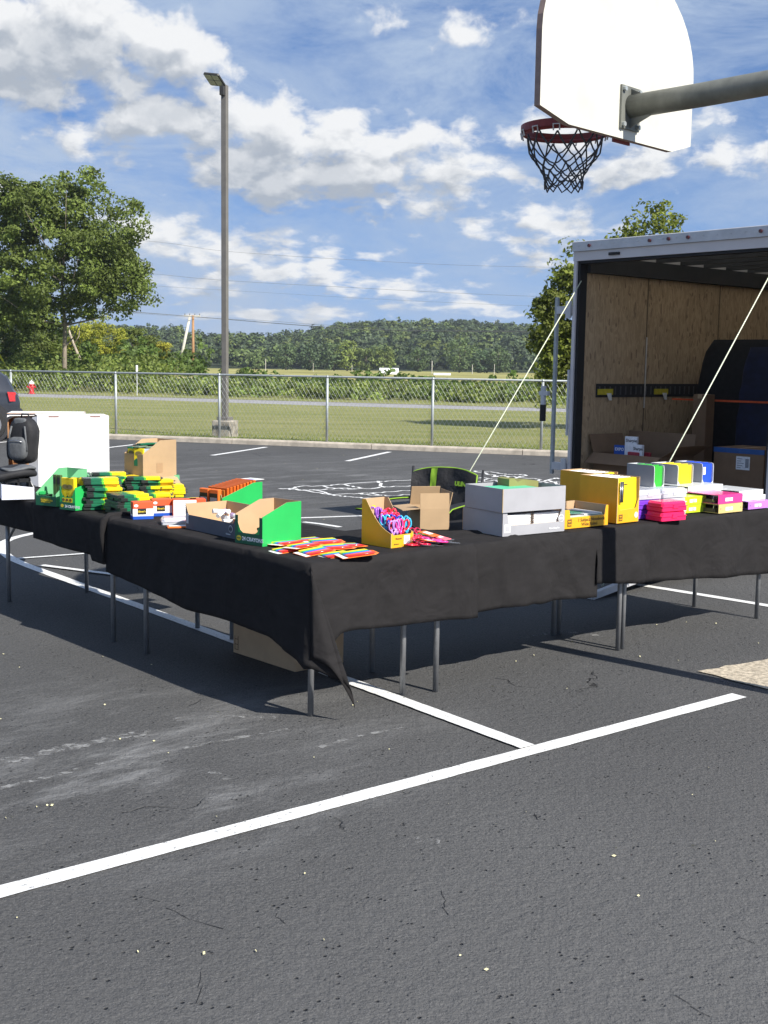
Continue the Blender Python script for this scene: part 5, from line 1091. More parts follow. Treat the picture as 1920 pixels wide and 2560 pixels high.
# ---- rainbow marker packs
RB, q, b = newmat('rainbow marker blister'); sx = q.n('ShaderNodeSeparateXYZ'); q.link(q.n('ShaderNodeTexCoord').outputs['Object'], sx.inputs[0])
u = q.m('DIVIDE', q.m('ADD', sx.outputs[1], .046), .092); cr = q.n('ShaderNodeValToRGB'); q.link(u, cr.inputs[0]); cr.color_ramp.interpolation = 'CONSTANT'
cols = [(.75,.03,.03),(.80,.08,.05),(.80,.20,.02),(.45,.04,.35),(.05,.10,.60),(.02,.30,.65),(.02,.40,.12),(.25,.60,.04),(.80,.72,.02),(.80,.55,.02)]
for i in range(len(cols)-2): cr.color_ramp.elements.new(.5)
for i, c_ in enumerate(cols): cr.color_ramp.elements[i].position = i/len(cols); cr.color_ramp.elements[i].color = c_+(1,)
q.link(cr.outputs[0], b.inputs['Base Color']); b.inputs['Roughness'].default_value = .18; b.inputs['Coat Weight'].default_value = .5
rp0 = None
for i, (px, py, dg, z, lb) in enumerate([(723,1376,38,.0,'leftmost rainbow marker pack on the black cloth'),(770,1352,28,.0,'rainbow marker pack lying farthest back, beside the bright green box'),(790,1380,40,.009,'rainbow marker pack second from the left in the front row'),(840,1370,33,.013,'rainbow marker pack near the middle of the heap'),(893,1386,27,.014,'rightmost rainbow marker pack lying on top at the front'),(868,1366,24,.006,'orange edged marker pack behind the rightmost one'),(812,1356,24,.017,'rainbow marker pack on top of the rear ones'),(760,1366,46,.019,'rainbow marker pack tilted on the left of the heap'),(842,1389,30,.0,'marker pack underneath the front ones, mostly hidden'),(716,1359,50,.006,'marker pack peeking out under the bright green box corner')]):
    p = at(px, py, TT+z)
    if rp0 is None:
        t = thing('marker_pack', lb, 'marker pack', p, R(dg), 'rainbow marker packs'); rp0 = t
        MB().prism([(-.098,-.052,.0008),(.072,-.052,.0008),(.098,-.03,.0008),(.098,.03,.0008),(.072,.052,.0008),(-.098,.052,.0008)], (0,0,.0015)).build('card', C('fluorescent orange card', (.90,.22,.04), .45), t)
        MB().box(-.096,-.070,-.050,.050,.0024,.0030).build('white_end', WHITE, t)
        mb = MB()
        for k in range(10):
            y = -.0414+k*.0092; mb.tube([(-.070,y,.0075),(.056,y,.0075),(.070,y,.0065)], [.0048,.0048,.0018], 8)
        mb.build('markers', RB, t, smooth=True); MB().box(.074,.090,-.02,.02,.0024,.0030).build('logo_patch', C('red logo patch', (.80,.05,.02), .5), t)
    else: t = copy_tree(rp0); t.location = p; t['label'] = lb
    rr = random.Random(i+50); t.rotation_euler = (rr.uniform(-.06,.06), rr.uniform(-.05,.05)-.03, R(dg))
# ---- yellow scissor box
t = item('scissor_box', 'yellow display box packed with upright coloured scissors', 'display box', 977, 1371, 44)
display(t, .21, .155, .062, .07, .225, YEL, KRAFT, 'y', .86, curve=.03, corner=.008)
rect(t, 'barcode_label', WHITE, (.088,0,.014), FY, (0,0,1), .042, .042); rect(t, 'label_print', C('pale grey print', (.45,.45,.47), .6), (.093,0,.02), FY, (0,0,1), .032, .028, .0018); words(t, 'Westcott', .011, BPRT, (.03,0,.04), FY); words(t, 'kids scissors', .007, BPRT, (.02,0,.015), FY)
rect(t, 'back_print', C('brown grey print', (.22,.17,.14), .6), (.045,.207,.09), FY, (0,0,1), .055, .11, -.0045); disc(t, 'back_oval', YPRT, (.072,.2035,.18), FY, (0,0,1), .014, .009)
SC = [('pink',(.80,.05,.30)),('purple',(.32,.10,.55)),('red',(.70,.02,.05)),('light blue',(.05,.45,.70)),('dark blue',(.02,.04,.45)),('lilac',(.45,.22,.60)),('crimson',(.55,.01,.06)),('green',(.15,.55,.10))]
BLADE = mat('steel blade', (.55,.55,.57), .25, .05, 20, metal=.9); sc_proto = {}
def scissors(ci, M, lb, grp):
    nm, c_ = SC[ci]
    if ci not in sc_proto:
        m_ = C(nm+' handle plastic', c_, .25, coat=.4); a = MB(); b2 = MB()
        for s in (-1, 1):
            pts = [(s*(.014+.0125*math.cos(u)), .0, .030+.024*math.sin(u)) for u in np.linspace(0, 2*math.pi, 15)]
            a.tube(pts, .0046, 7, cap=False); a.tube([(s*.012,0,.010),(s*.004,0,-.012),(-s*.002,0,-.022)], [.006,.006,.004], 7)
            b2.prism([(s*.001,s*.001,-.02),(s*.008,s*.001,-.024),(s*.003,s*.001,-.085),(s*.0,s*.001,-.090)], (0,s*.0015,0))
        sc_proto[ci] = (a, b2, m_)
        t_ = thing('scissors', lb, 'scissors', (0,0,0), 0, grp); a.build('handles', m_, t_, smooth=True); b2.build('blades', BLADE, t_); sc_proto[ci] = t_
    else: t_ = copy_tree(sc_proto[ci]); t_['label'] = lb; t_['group'] = grp
    t_.rotation_mode = 'XYZ'; t_.location = M.to_translation(); t_.rotation_euler = M.to_euler(); return t_
rr = random.Random(12)
for k in range(26):
    r_, c_ = divmod(k, 5); x = .036+c_*.021+rr.uniform(-.004,.004); y = .020+r_*.027+rr.uniform(-.006,.006); z = .066+.012*r_+rr.uniform(-.004,.018)
    ci = rr.choice([0,5,1,2,3,4]) if c_ < 3 else rr.choice([2,6,6,3,2,0])
    Mx = Matrix.Translation(loc(t,x,y,z)) @ Matrix.Rotation(t.rotation_euler[2]+rr.uniform(-.9,.9),4,'Z') @ Matrix.Rotation(rr.uniform(-.25,.1),4,'X') @ Matrix.Rotation(rr.uniform(-.15,.15),4,'Y')
    scissors(ci, Mx, SC[ci][0]+' handled scissors standing in the yellow display box', 'scissors in the yellow box')
for k, (px, py, ci, a, z) in enumerate([(1040,1330,6,10,.05),(1050,1338,7,40,.035),(1065,1345,0,60,.03),(1035,1345,2,-20,.04),(1055,1355,2,80,.008),(1040,1362,2,95,.008),(1085,1352,4,85,.010),(1075,1340,7,35,.03),(1098,1350,0,120,.022),(1110,1354,0,110,.016),(1066,1360,6,100,.009),(1090,1342,5,50,.02),(1030,1352,0,30,.02)]):
    Mx = Matrix.Translation(at(px,py,TT+z)) @ Matrix.Rotation(R(a),4,'Z') @ Matrix.Rotation(R(-84+random.uniform(-8,8)),4,'X')
    scissors(ci, Mx, SC[ci][0]+' handled scissors lying loose right of the yellow display box', 'loose scissors beside the yellow box')
for k, (px, py, a, z, w_, m_) in enumerate([(1072,1335,-42,.045,.10,ORANGE),(1098,1343,-38,.03,.11,PINKI),(1075,1352,30,.022,.10,ORANGE)]):
    s_ = thing('scissor_card', ['orange scissor card lying on the loose scissors','coral scissor card slanting at the right of the loose scissors','orange and white scissor card lowest in the loose heap'][k], 'blister card', at(px,py,TT+z), R(a)); s_.rotation_euler[1] = R(8); MB().bbox(-w_/2,w_/2,-.03,.03,0,.003,.001).build('card', m_, s_); MB().box(-w_*.3,w_*.15,-.018,.018,.0032,.0045).build('white_print', WHITE, s_)
# ---- open carton behind the scissors
t = item('open_carton', 'small open brown carton with red tape and raised flaps behind the scissors', 'cardboard box', 1050, 1325, 14)
open_box(t, .165,.22,.115, CARD, CARD, flaps=(('r',12,.09),('f',-6,.085),('b',-18,.11),('l',95,.10)))
rect(t, 'red_tape', REDC, (.055,.012,.118), FY, (0,0,1), .024, .06, .004); rect(t, 'white_tape', WPRT, (.045,.011,.165), FY, (0,0,1), .045, .018, .003)
# ---- grey notebook cartons
def notebooks(lb, x, y, z, t, n, W, D, m_, cov, grp):
    for k in range(n):
        s_ = thing('notebook', ('topmost ' if k == n-1 else ORD[k]+('' if k == 0 else ' from bottom')+' ')+lb, 'notebook', loc(t,x+.002*(k%3),y-.002*(k%2),z+k*.0105), t.rotation_euler[2]+.01*math.sin(k*3), grp)
        MB().box(.002,W-.002,.0015,D-.002,.0012,.0088).build('pages', PAPER, s_); MB().box(0,W,0,D,.009,.0100).box(0,W,0,D,0,.001).build('cover', cov, s_)
t = item('notebook_carton', 'lower grey carton with a cut away front showing stacked white notebooks', 'cardboard box', 1256, 1342, 36)
mb = MB(); W, D, H = .45, .33, .125
panel(mb, [(0,0,0),(W,0,0),(W,0,H),(W-.03,0,H),(W-.045,0,.055),(.045,0,.055),(.03,0,H),(0,0,H)], .004, (0,-1,0)); panel(mb, [(0,D,0),(W,D,0),(W,D,H),(0,D,H)], .004, (0,1,0)); panel(mb, [(0,.004,0),(0,D-.004,0),(0,D-.004,H),(0,.004,H)], .004, (-1,0,0)); panel(mb, [(W,.004,0),(W,D-.004,0),(W,D-.004,H),(W,.004,H)], .004, (1,0,0)); mb.mi = 1; mb.box(.004,W-.004,.004,D-.004,0,.004); mb.build('tray_body', [GREY, KRAFT], t)
rect(t, 'barcode_label', WHITE, (.012,0,.018), FY, (0,0,1), .042, .045); rect(t, 'label_print', C('pale grey print', (.45,.45,.47), .6), (.020,0,.026), FY, (0,0,1), .026, .026, .0018); disc(t, 'round_mark', WPRT, (W-.028,0,.072), FY, (0,0,1), .021, .021); disc(t, 'round_mark_inner', GREY, (W-.028,0,.072), FY, (0,0,1), .0185, .0185, .0022)
words(t, 'EPOCH', .010, WPRT, (W-.043,0,.068), FY, lift=.003); words(t, 'School Supplies', .012, WPRT, (W-.115,0,.018), FY)
notebooks('white paged notebook in the left pile of the lower grey carton', .012,.012,.006,t,10,.20,.26,PAPER,C('pale grey cover', (.62,.62,.62), .5),'notebooks in the grey carton'); notebooks('white paged notebook in the right pile of the lower grey carton', .225,.012,.006,t,10,.20,.26,PAPER,C('pale lilac cover', (.62,.58,.64), .5),'notebooks in the grey carton')
wr_ = thing('wire_binding', 'brown wire binding between the two notebook piles in the lower grey carton', 'wire binding', loc(t,.218,.008,.055), t.rotation_euler[2]); mb = MB()
for k in range(6): mb.tube([(.009*math.cos(a), .0, .006+k*.011+.006*math.sin(a)) for a in np.linspace(0, 6.28, 9)], .0018, 5)
mb.build('wire', C('brown wire', (.14,.09,.05), .4), wr_)
t2 = thing('notebook_carton', 'upper grey carton stacked on the lower one, green folders inside', 'cardboard box', loc(t,-.012,-.008,.1275), t.rotation_euler[2]-R(2))
open_box(t2, .44,.32,.125, GREY, GREY, .004); MB().box(-.001,.0035,-.0012,.0035,0,.1255).build('edge_tape', C('kraft edge', (.40,.30,.16), .7), t2)
s_ = thing('folder_pile', 'green folders lying in the upper grey carton', 'folder', loc(t2,.02,.02,.006), t2.rotation_euler[2]); MB().bbox(0,.30,0,.24,0,.108,.004).build('folders', C('mint green folder', (.10,.55,.30), .5), s_)
s_ = thing('folded_board', 'olive green cardboard divider standing in the upper grey carton', 'cardboard', loc(t2,.20,.19,.008), t2.rotation_euler[2]); MB().prism([(0,0,0),(.21,0,0),(.21,0,.128),(.10,0,.140),(.06,0,.128),(.03,0,.150),(0,0,.145)], (0,.10,0)).build('board', C('olive board', (.22,.22,.07), .7), s_)
# ---- one subject notebook tray
t = item('notebook_tray', 'low yellow tray reading 1 Subject Notebook Wide Ruled, with wirebound notebooks', 'display box', 1411, 1323, 38)
mb = MB(); W, D, H = .355, .26, .115
panel(mb, [(0,0,0),(W,0,0),(W,0,H),(W-.02,0,H),(W-.03,0,.062),(.045,0,.062),(.035,0,H*.92),(0,0,H*.92)], .004, (0,-1,0)); panel(mb, [(0,D,0),(W,D,0),(W,D,H),(0,D,H)], .004, (0,1,0)); panel(mb, [(0,.004,0),(0,D-.004,0),(0,D-.004,H),(0,.004,H*.92)], .004, (-1,0,0)); panel(mb, [(W,.004,0),(W,D-.004,0),(W,D-.004,H),(W,.004,H)], .004, (1,0,0)); mb.mi = 1; mb.box(.004,W-.004,.004,D-.004,0,.004); mb.build('tray_body', [YEL, KRAFT], t)
words(t, '1 Subject Notebook', .027, BPRT, (.105,0,.034), FY, bold=.0003); words(t, 'Wide Ruled', .027, BPRT, (.135,0,.009), FY, bold=.0003)
rect(t, 'square_logo', BPRT, (.022,0,.012), FY, (0,0,1), .034, .040); words(t, 'PEN', .013, YEL, (.0255,0,.035), FY, lift=.003, bold=.0006); words(t, 'GEAR', .0115, YEL, (.0245,0,.018), FY, lift=.003, bold=.0006)
for k in range(2):
    for j in range(7 if k == 0 else 8):
        s_ = thing('notebook', ORD[j]+' from bottom wirebound notebook in the '+['left','right'][k]+' pile of the yellow tray', 'notebook', loc(t,.035+k*.135,.010+.003*(j%2),.006+j*.0085), t.rotation_euler[2]+.02*math.sin(j*2), 'notebooks in the yellow tray')
        MB().box(.002,.150,.0015,.20,.001,.0072).build('pages', PAPER, s_); MB().box(0,.152,0,.203,.0073,.0082).build('cover', [C('pale grey cover', (.62,.62,.62), .5), C('green cover', (.03,.22,.12), .5), C('blue cover', (.05,.10,.35), .5)][(j*2+k)%3 if j > 4 else 0], s_)
s_ = thing('notebook', 'green wirebound notebook lying slanted on top in the yellow tray', 'notebook', loc(t,.045,.03,.078), t.rotation_euler[2]+.1); s_.rotation_euler[1] = .05; MB().box(0,.24,0,.19,0,.006).build('cover', C('green cover', (.03,.22,.12), .5), s_)
mb = MB()
for k in range(22): mb.tube([(.008+k*.0105,-.004+.004*math.cos(a),.003+.004*math.sin(a)) for a in np.linspace(0,6.28,7)], .0009, 4)
mb.build('wire_spiral', BLADE, s_)
# ---- tall yellow folder boxes
def folder_box(px, py, lb, full):
    t = item('folder_box', lb, 'display box', px, py, 40); W, D, H = .20, .285, .262; mb = MB()
    pf = [(0,0),(D,0),(D,H),(.0,H)]
    for x in (0, W): panel(mb, [(x,y_,z_) for y_, z_ in pf], .004, (-1 if x == 0 else 1,0,0))
    panel(mb, [(.004,D,0),(W-.004,D,0),(W-.004,D,H),(.004,D,H)], .004, (0,1,0))
    panel(mb, [(.004,0,0),(W-.004,0,0),(W-.004,0,.14),(W-.03,0,.08),(.03,0,.075),(.012,0,.10),(.004,0,H)], .004, (0,-1,0)); mb.mi = 1; mb.box(.004,W-.004,.004,D-.004,0,.004); mb.build('box_body', [YEL, KRAFT], t)
    rect(t, 'square_logo', BPRT, (.018,0,.012), FY, (0,0,1), .034, .038); disc(t, 'round_mark', WPRT, (W-.025,0,.040), FY, (0,0,1), .015, .017); words(t, 'PEN', .012, YEL, (.0215,0,.034), FY, lift=.003); words(t, 'GEAR', .011, YEL, (.0205,0,.018), FY, lift=.003)
    n = 10
    for k in range(n):
        s_ = thing('folder', ('frontmost folder standing in the ' if k == 0 else ORD2[k].replace('left','front')+' folder standing in the ')+('right' if full else 'left')+' tall yellow box', 'folder', loc(t,.008,.008+k*.026,.006), t.rotation_euler[2], 'yellow folders in the tall boxes')
        s_.rotation_euler = (-.045 if k == 0 else -.01, 0, t.rotation_euler[2]); MB().bbox(0,W-.016,0,.010,0,.252,.002).build('folder', YELB if k < 2 else PAPER, s_)
        if k == 0: words(s_, '3 subject', .011, BPRT, (.06,0,.212), FY)
    return t
t = folder_box(1541, 1309, 'right tall yellow box of folders with a cut away front', True)
for k in range(4):
    s_ = thing('pen', ['striped pen tucked at the left corner of the right tall yellow box','dark pen beside the striped one in the right tall yellow box'][k%2], 'pen', loc(t,.020+.008*k,-.004,.12), t.rotation_euler[2], 'pens in the tall yellow box'); s_.rotation_euler = (R(-6), R(8), t.rotation_euler[2]); MB().tube([(0,0,0),(0,0,.12)], .0035, 8).build('barrel', [BLADE, BLACKP][k%2], s_, smooth=True)
folder_box(1487, 1292, 'left tall yellow box behind the notebook tray', False)
# ---- magazine files behind
def mag(px, py, W, lb, mc, grp='grey magazine files', z=TT):
    t = item('magazine_file', lb, 'magazine file', px, py, 40, z, grp); D, H = .22, .275; mb = MB()
    GY = C('grey file board', (.30,.31,.33), .6)
    for x in (0, W): panel(mb, [(x,y_,z_) for y_, z_ in [(0,0),(D,0),(D,H),(.02,H),(.004,H*.98),(0,H*.9)]], .004, (-1 if x == 0 else 1,0,0))
    mb.mi = 1; mb.box(.004,W-.004,D-.004,D,0,H).box(.004,W-.004,.004,D-.004,0,.004).build('file_body', [GY, C('pale grey board', (.55,.56,.58), .6)], t)
    lp = MB(); lp.prism([(.004,.0,0),(W-.004,.0,0),(W-.004,.0,H*.55),(W*.80,.0,H*.50),(W*.74,.0,H*.22),(W*.26,.0,H*.22),(W*.20,.0,H*.50),(.004,.0,H*.62)], (0,.004,0)).build('front_lip', C('pale grey board', (.55,.56,.58), .6), t)
    n = max(3, int(D/.03))
    for k in range(n):
        s_ = thing('folder', lb.split(' holding ')[1].split(' beside')[0].split(' left')[0].rstrip(',')+', number '+['one','two','three','four','five','six','seven','eight'][k]+' from the front of its file', 'folder', loc(t,.007,.010+k*.028,.006), t.rotation_euler[2], 'coloured folders in the magazine files'); MB().bbox(0,W-.014,0,.012,0,.262+(k%2)*.006,.002).build('folder', mc, s_)
    return t
mag(1632, 1271, .105, 'grey magazine file holding bright green folders', C('folder green', (.03,.36,.03), .45))
mag(1691, 1268, .165, 'grey magazine file holding bright yellow folders', YELB)
t = mag(1752, 1262, .125, 'grey magazine file holding royal blue folders', C('folder blue', (.01,.06,.55), .45)); rect(t, 'label_sticker', WHITE, (.004,-.003,.20), FY, (0,0,1), .025, .05)
# ---- pencil cases and binders
PINK = C('hot pink plastic', (.85,.02,.12), .25, coat=.3); PURP = C('purple plastic', (.18,.05,.55), .25, coat=.3)
t = case(1654, 1304, 33, 'lower hot pink pencil case on the cloth edge', PINK, grp='stacked plastic pencil cases'); p0 = t.location.copy(); r0 = t.rotation_euler[2]
case(0, 1300, 33, 'upper hot pink pencil case stacked on its twin', PINK, grp='stacked plastic pencil cases', world=loc(t,.002,-.002,.057))
for k, (dx, dy, dz, m_, lb) in enumerate([(-.055,.15,0,PURP,'lowest purple pencil case behind the pink pair'),(-.055,.15,.057,PURP,'middle purple pencil case behind the pink pair'),(-.055,.15,.114,CLEAR,'clear pencil case topmost on the purple pair'),(.17,.16,0,CLEAR,'lowest clear pencil case behind the lime binders'),(.17,.16,.057,CLEAR,'middle clear pencil case behind the lime binders'),(.17,.16,.114,CLEAR,'topmost clear pencil case behind the lime binders')]):
    case(1600, 1300, 33, lb, m_, grp='stacked plastic pencil cases', world=loc(t,dx,dy,dz))
def binder(px, py, deg, lb, m_, W=.26, D=.29, H=.05, z=TT, world=None, spine=True, grp='ring binders'):
    t = item('ring_binder', lb, 'binder', px, py, deg, z, grp)
    if world: t.location = world
    MB().box(0,W,0,D,0,.003).box(0,W,0,D,H-.003,H).build('cover', m_, t)
    MB().bbox(0,W,-.0035,-.0003,0,H,.001).build('spine', m_, t)
    MB().box(.008,W-.008,.03,D-.02,.0035,H*.45).build('pages', C('dark page card', (.10,.08,.06), .7) if spine else PAPER, t)  # page block is dark brown in binders with a labelled spine
    if spine:
        rect(t, 'spine_label', WHITE, (W*.28,-.0035,H*.26), FY, (0,0,1), W*.30, H*.40); disc(t, 'finger_hole', C('brushed ring', (.5,.48,.45), .4), (W*.46,-.0035,H*.5), FY, (0,0,1), .011, .011, .0022)
        for x in (.02, W-.02): disc(t, 'rivet', BLADE, (x,-.0035,H*.5), FY, (0,0,1), .003, .003)
    mb = MB()
    for y in (.04,.15,.25): mb.tube([(.01,y,.01),(.004,y,H*.5),(.01,y,H-.01)], .002, 5)
    mb.build('rings', BLADE, t); return t
LIME = C('lime binder plastic', (.50,.65,.03), .3, coat=.2); TAN = C('cream tan binder plastic', (.62,.48,.20), .3, coat=.2); ROSE = C('rose pink binder plastic', (.72,.05,.25), .3, coat=.2); LILAC = C('lilac binder plastic', (.48,.20,.62), .3, coat=.2); WB = C('white binder plastic', (.80,.81,.80), .25, coat=.3)
t = binder(1704, 1284, 38, 'lower lime green ring binder beside the pink pencil cases', LIME, W=.23); binder(0,1280,38,'upper lime green ring binder on its twin',LIME,W=.23,world=loc(t,.004,.0,.0515))
b3_ = binder(0,1280,40,'white ring binder lying across the back of the lime pair',WB,W=.26,H=.03,world=loc(t,.01,.12,.1035),spine=False)
t = binder(1795, 1284, 38, 'cream tan ring binder under the rose pink one', TAN, W=.245,H=.056); binder(0,1280,38,'rose pink ring binder on the cream tan one',ROSE,W=.25,H=.056,world=loc(t,-.004,.003,.058))
for k in range(3): binder(0,1280,38,['lowest white binder in the pile behind the pink one','middle white binder in the pile behind the pink one','topmost white binder in the pile behind the pink one'][k],WB,W=.36,H=.03,world=loc(t,.06-.03*k,.22+.01*k,.052+.0325*k),spine=False)
MB().box(0,.40,0,.26,0,.05).build('x', WB); bpy.data.objects.remove(bpy.data.objects['x'])
t = binder(1869, 1274, 38, 'lilac ring binder at the right end of the table', LILAC, W=.24,H=.05)
for k in range(2): binder(0,1280,38,['lower white binder on the lilac one','upper white binder on the lilac one'][k],WB,W=.26,H=.03,world=loc(t,-.02,.04+.02*k,.052+.032*k),spine=False)
# ---- white cartons and backpacks at the left end
t = item('white_carton', 'large white carton standing on its side with its blank face outward', 'cardboard box', 97, 1217, 20); W, D, H = .49, .30, .500
mb = MB(); panel(mb, [(0,0,0),(W,0,0),(W,0,H),(0,0,H)], .004, (0,-1,0)); panel(mb, [(0,D,0),(W,D,0),(W,D,H),(0,D,H)], .004, (0,1,0)); panel(mb, [(W,.004,0),(W,D-.004,0),(W,D-.004,H),(W,.004,H)], .004, (1,0,0)); panel(mb, [(0,.004,H),(W-.004,.004,H),(W-.004,D-.004,H),(0,D-.004,H)], .004, (0,0,1)); mb.mi = 1; mb.box(0,W-.004,.004,D-.004,0,.004); mb.build('body', [WHITE, KRAFT], t)
mb = MB(); mb.prism([(0,0,.0),(0,0,H-.004),(-.03,.03,H-.012),(-.052,.05,H-.04),(-.06,.055,H-.10),(-.06,.055,.02)], (.001,.004,0)); mb.build('side_flap', C('grey white board', (.62,.63,.66), .6), t)
for x in (.075,.36): MB().box(x,x+.07,-.0012,-.0004,H-.012,H-.003).build('slot', C('brown slot', (.22,.10,.08), .8), t)
t = item('white_carton', 'second white carton behind, open toward the camera with brown inside', 'cardboard box', 22, 1204, 12); W, D, H = .54, .36, .50
mb = MB(); panel(mb, [(0,D,0),(W,D,0),(W,D,H),(0,D,H)], .004, (0,1,0)); panel(mb, [(0,.004,0),(0,D-.004,0),(0,D-.004,H-.05),(0,.05,H-.05),(0,.004,H-.09)], .004, (-1,0,0)); panel(mb, [(W,0,0),(W,D-.004,0),(W,D-.004,H),(W,0,H)], .004, (1,0,0)); panel(mb, [(.0,-.02,H),(W-.004,-.02,H),(W-.004,D-.004,H),(0,D-.004,H)], .004, (0,0,1)); mb.mi = 1; mb.box(.004,W-.004,.004,D-.004,0,.004); mb.build('body', [WHITE, C('orange brown inside', (.46,.24,.11), .8)], t)
MB().prism([(0,0,H),(.52,0,H),(.52,-.012,H-.012),(.02,-.012,H-.02),(0,-.012,H-.03)], (0,-.002,0)).build('lid_tongue', WHITE, t)
tb = t
BPK = mat('black backpack fabric', (.012,.012,.014), .75, .3, 20, bump=.002, bs=60); GPK = mat('grey backpack panel', (.10,.105,.11), .7, .2, 20, bump=.002, bs=60)
def superell(w, d, h, e=.5, nu=20, nv=14, fn=None):
    rows = []
    for i in range(nv+1):
        v = -math.pi/2+math.pi*i/nv; r = []
        for j in range(nu+1):
            u = 2*math.pi*j/nu; f = lambda x: math.copysign(abs(x)**e, x)
            p = Vector((w/2*f(math.cos(v))*f(math.cos(u)), d/2*f(math.cos(v))*f(math.sin(u)), h/2*f(math.sin(v))))
            r.append(fn(p) if fn else p)
        rows.append(r)
    return MB().grid(rows)
def backpack(name, lb, p, rz, rx=0):
    t = thing(name, lb, 'backpack', p, rz); t.rotation_euler[0] = rx
    superell(.30,.18,.40,.6, fn=lambda p: p+Vector((.012*math.sin(p.z*22),.0,.2+.008*math.sin(p.x*20)))).build('body', BPK, t, smooth=True)
    superell(.22,.08,.20,.6, fn=lambda p: p+Vector((0,-.095,.14))).build('front_pocket', GPK, t, smooth=True)
    superell(.07,.12,.20,.6, fn=lambda p: p+Vector((-.155,0,.13))).build('side_pocket', BPK, t, smooth=True)
    superell(.16,.05,.07,.6, fn=lambda p: p+Vector((0,-.05,.365))).build('top_flap', GPK, t, smooth=True)
    MB().tube([(-.05,.02,.39),(-.04,.02,.43),(.04,.02,.43),(.05,.02,.39)], .008, 6).build('grab_loop', BPK, t, smooth=True)
    for s in (-1, 1): MB().tube([(s*.08,-.085,.33),(s*.10,-.098,.25),(s*.11,-.095,.12)], .010, 6).build('strap', GPK, t, smooth=True)
    MB().tube([(-.09,-.137,.20),(0,-.142,.215),(.09,-.137,.20)], .003, 5).build('zip', BLADE, t, smooth=True)
    return t
p = at(56, 1225, TT); bp_ = backpack('backpack', 'bulging black backpack with grey panels spilling out of the white carton', Vector((p.x-.01, p.y+.10, TT+.17)), R(-20)); bp_.scale = (.66,.75,.80)
t = item('white_tray', 'low white cardboard tray under the black bags at the left end', 'display box', 78, 1248, 22)
mb = MB(); panel(mb, [(-.18,0,0),(.02,0,0),(.02,0,.075),(-.18,0,.10)], .004, (0,-1,0)); panel(mb, [(-.18,.26,0),(.02,.26,0),(.02,.26,.10),(-.18,.26,.10)], .004, (0,1,0)); panel(mb, [(-.18,.004,0),(-.18,.256,0),(-.18,.256,.10),(-.18,.004,.10)], .004, (-1,0,0)); panel(mb, [(.02,.004,0),(.02,.256,0),(.02,.256,.10),(.02,.004,.075)], .004, (1,0,0)); mb.mi = 1; mb.box(-.176,.016,.004,.256,0,.004); mb.build('tray_body', [C('bluish white board', (.66,.68,.76), .6), WHITE], t)
s_ = thing('folded_bag', 'flat folded black bag lying on the white tray', 'bag', loc(t,-.13,.12,.16), t.rotation_euler[2]+.15); superell(.36,.26,.07,.7, fn=lambda p: p+Vector((0,0,.012*math.sin(p.x*17)+.008*math.sin(p.y*23)))).build('body', BPK, s_, smooth=True); superell(.22,.16,.03,.7, fn=lambda p: p+Vector((.06,-.03,.03+.010*math.sin(p.x*30)))).build('flap', GPK, s_, smooth=True)
s_ = thing('black_crate', 'black crate standing in the white tray under the folded bag', 'crate', loc(t,-.15,.03,.006), t.rotation_euler[2]); mb = MB()
for x in (0,.07,.14): mb.box(x,x+.012,0,.18,0,.125)
mb.box(0,.152,0,.012,.10,.125).box(0,.152,.168,.18,.10,.125).box(0,.152,.002,.178,0,.01).build('frame', BLACKP, s_)
# ---- carton under the corner table
t = item('long_carton', 'long plain brown carton on the asphalt under the corner table', 'cardboard box', 738, 1680, 42, 0.002)
MB().bbox(0,.34,0,.58,0,.215,.006).build('body', C('light brown carton', (.52,.35,.20), .85), t); pr_ = MB()  # carton has one even light brown on every side
for k in range(3): pr_.box(-.0014,-.0006,.525,.56,.02+k*.03,.024+k*.03)
pr_.box(-.0014,-.0006,.525,.529,.02,.10).box(-.0014,-.0006,.556,.56,.02,.10).build('handling_marks', BPRT, t)
MB().box(-.0006,.3406,.27,.31,.213,.2162).build('tape', mat('parcel tape', (.46,.33,.19), .35), t)
# ---- camp chair
LIMEF = C('lime green trim fabric', (.20,.36,.02), .6, bump=.001, bs=200); BF = mat('black padded chair fabric', (.010,.010,.012), .7, .3, 15, bump=.015, bs=9)
cp = at(1080, 1420, 0); cp = Vector((.27, 8.40, 0)); t = thing('camp_chair', 'black folding camp chair with lime green trim reading ULINE', 'chair', cp, R(-30))
def wav(p, a=.006): return Vector((p[0], p[1]+a*math.sin(p[0]*26)*math.sin(p[2]*19), p[2]+a*.4*math.sin(p[0]*31)))
BW = .255
def backpt(u, v, dy=0):  # u -1..1, v 0..1
    return Vector((u*BW, .27+.05*u*u*-1+.10*v+dy+.014*math.sin(u*7)*math.sin(v*9)+.008*math.sin(u*19+v*5)*math.sin(v*14+u*4), .45+.43*v*(1-.04*abs(u)**4)+.022*(1-u*u)*v))
def slab(u0, u1, v0, v1, dy, th, nu=16, nv=10):
    f = [[backpt(u0+(u1-u0)*j/nu, v0+(v1-v0)*i/nv, dy) for j in range(nu+1)] for i in range(nv+1)]; bk = [[p+Vector((0,th,0)) for p in r] for r in f]
    mb = MB().grid(f); mb.grid([r[::-1] for r in bk]); return mb
slab(-1,1,0,1,0,.035).build('backrest', BF, t, smooth=True)
slab(-.46,-.27,.02,.99,-.006,.003).build('lime_stripe', LIMEF, t, smooth=True)
edge = [backpt(-1,v,.015) for v in np.linspace(0,1,8)]+[backpt(u,1,.015) for u in np.linspace(-.9,.9,14)]+[backpt(1,v,.015) for v in np.linspace(1,0,8)]
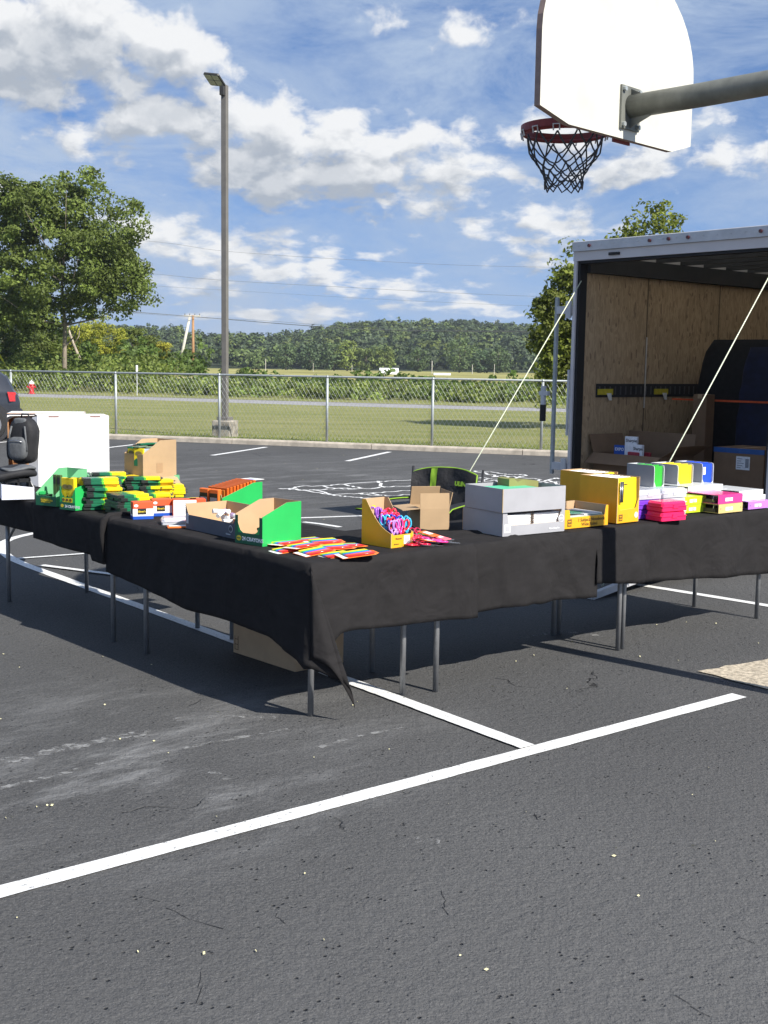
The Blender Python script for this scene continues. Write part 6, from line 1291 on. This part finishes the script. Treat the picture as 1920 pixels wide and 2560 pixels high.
MB().tube(edge, .007, 6).build('trim', LIMEF, t, smooth=True)
text_mesh('ULINE', .042, LIMEF, t, frameM(backpt(.34,.74,-.022), (1,-.15,0), (0,.24,1)), bold=.003)
MB().grid([[(x, y, .43-.03*math.cos(x*5)*math.cos((y-.02)*5)) for x in np.linspace(-.27,.27,12)] for y in np.linspace(-.22,.26,12)]).build('seat', BF, t, smooth=True, solid=.02)
FR = mat('dark chair frame tube', (.05,.05,.052), .35, .1, 20, metal=.6)
for s in (-1,1):
    MB().tube([(s*.29,.33,.40),(s*.285,.38,.90)], .010, 8).build('back_post', FR, t, smooth=True)
    MB().tube([(s*.31,-.24,.02),(s*-.27,.28,.44)], .010, 8).build('leg', FR, t, smooth=True); MB().tube([(s*.31,.33,.02),(s*.30,-.22,.44)], .010, 8).build('leg', FR, t, smooth=True)
    MB().tube([(s*.30,-.22,.44),(s*.31,-.25,.66)], .010, 8).build('arm_post', GALV, t, smooth=True)
    rows = [[(s*.31+x, y, .67+.015*math.sin((y+.3)*5)-.02*(1 if y < -.27 else 0)) for x in (-.035,-.02,.02,.035)] for y in np.linspace(-.34,.33,12)]
    MB().grid(rows).build('armrest', BF, t, smooth=True, solid=.02)
    MB().tube([r[0] for r in rows]+[r[3] for r in rows[::-1]]+[rows[0][0]], .0045, 6).build('arm_trim', LIMEF, t, smooth=True)
    for y in (-.24,.33): MB().lathe([(.022,0),(.022,.025),(.012,.04)], 10, (s*.31,y,0)).build('foot', BLACKP, t)
# ---------------------------------------------------------------- summer haze
HZ = bpy.data.materials.new('summer haze'); HZ.use_nodes = True; HZ.node_tree.nodes.clear(); q = G(HZ.node_tree)
pv = q.n('ShaderNodeVolumePrincipled'); pv.inputs['Color'].default_value = (.86,.92,1,1); pv.inputs['Density'].default_value = .00030; pv.inputs['Anisotropy'].default_value = .3
q.link(pv.outputs[0], q.n('ShaderNodeOutputMaterial').inputs['Volume'])
MB().box(-720,720,-80,930,-1.1,38).build('haze', HZ)['kind'] = 'stuff'
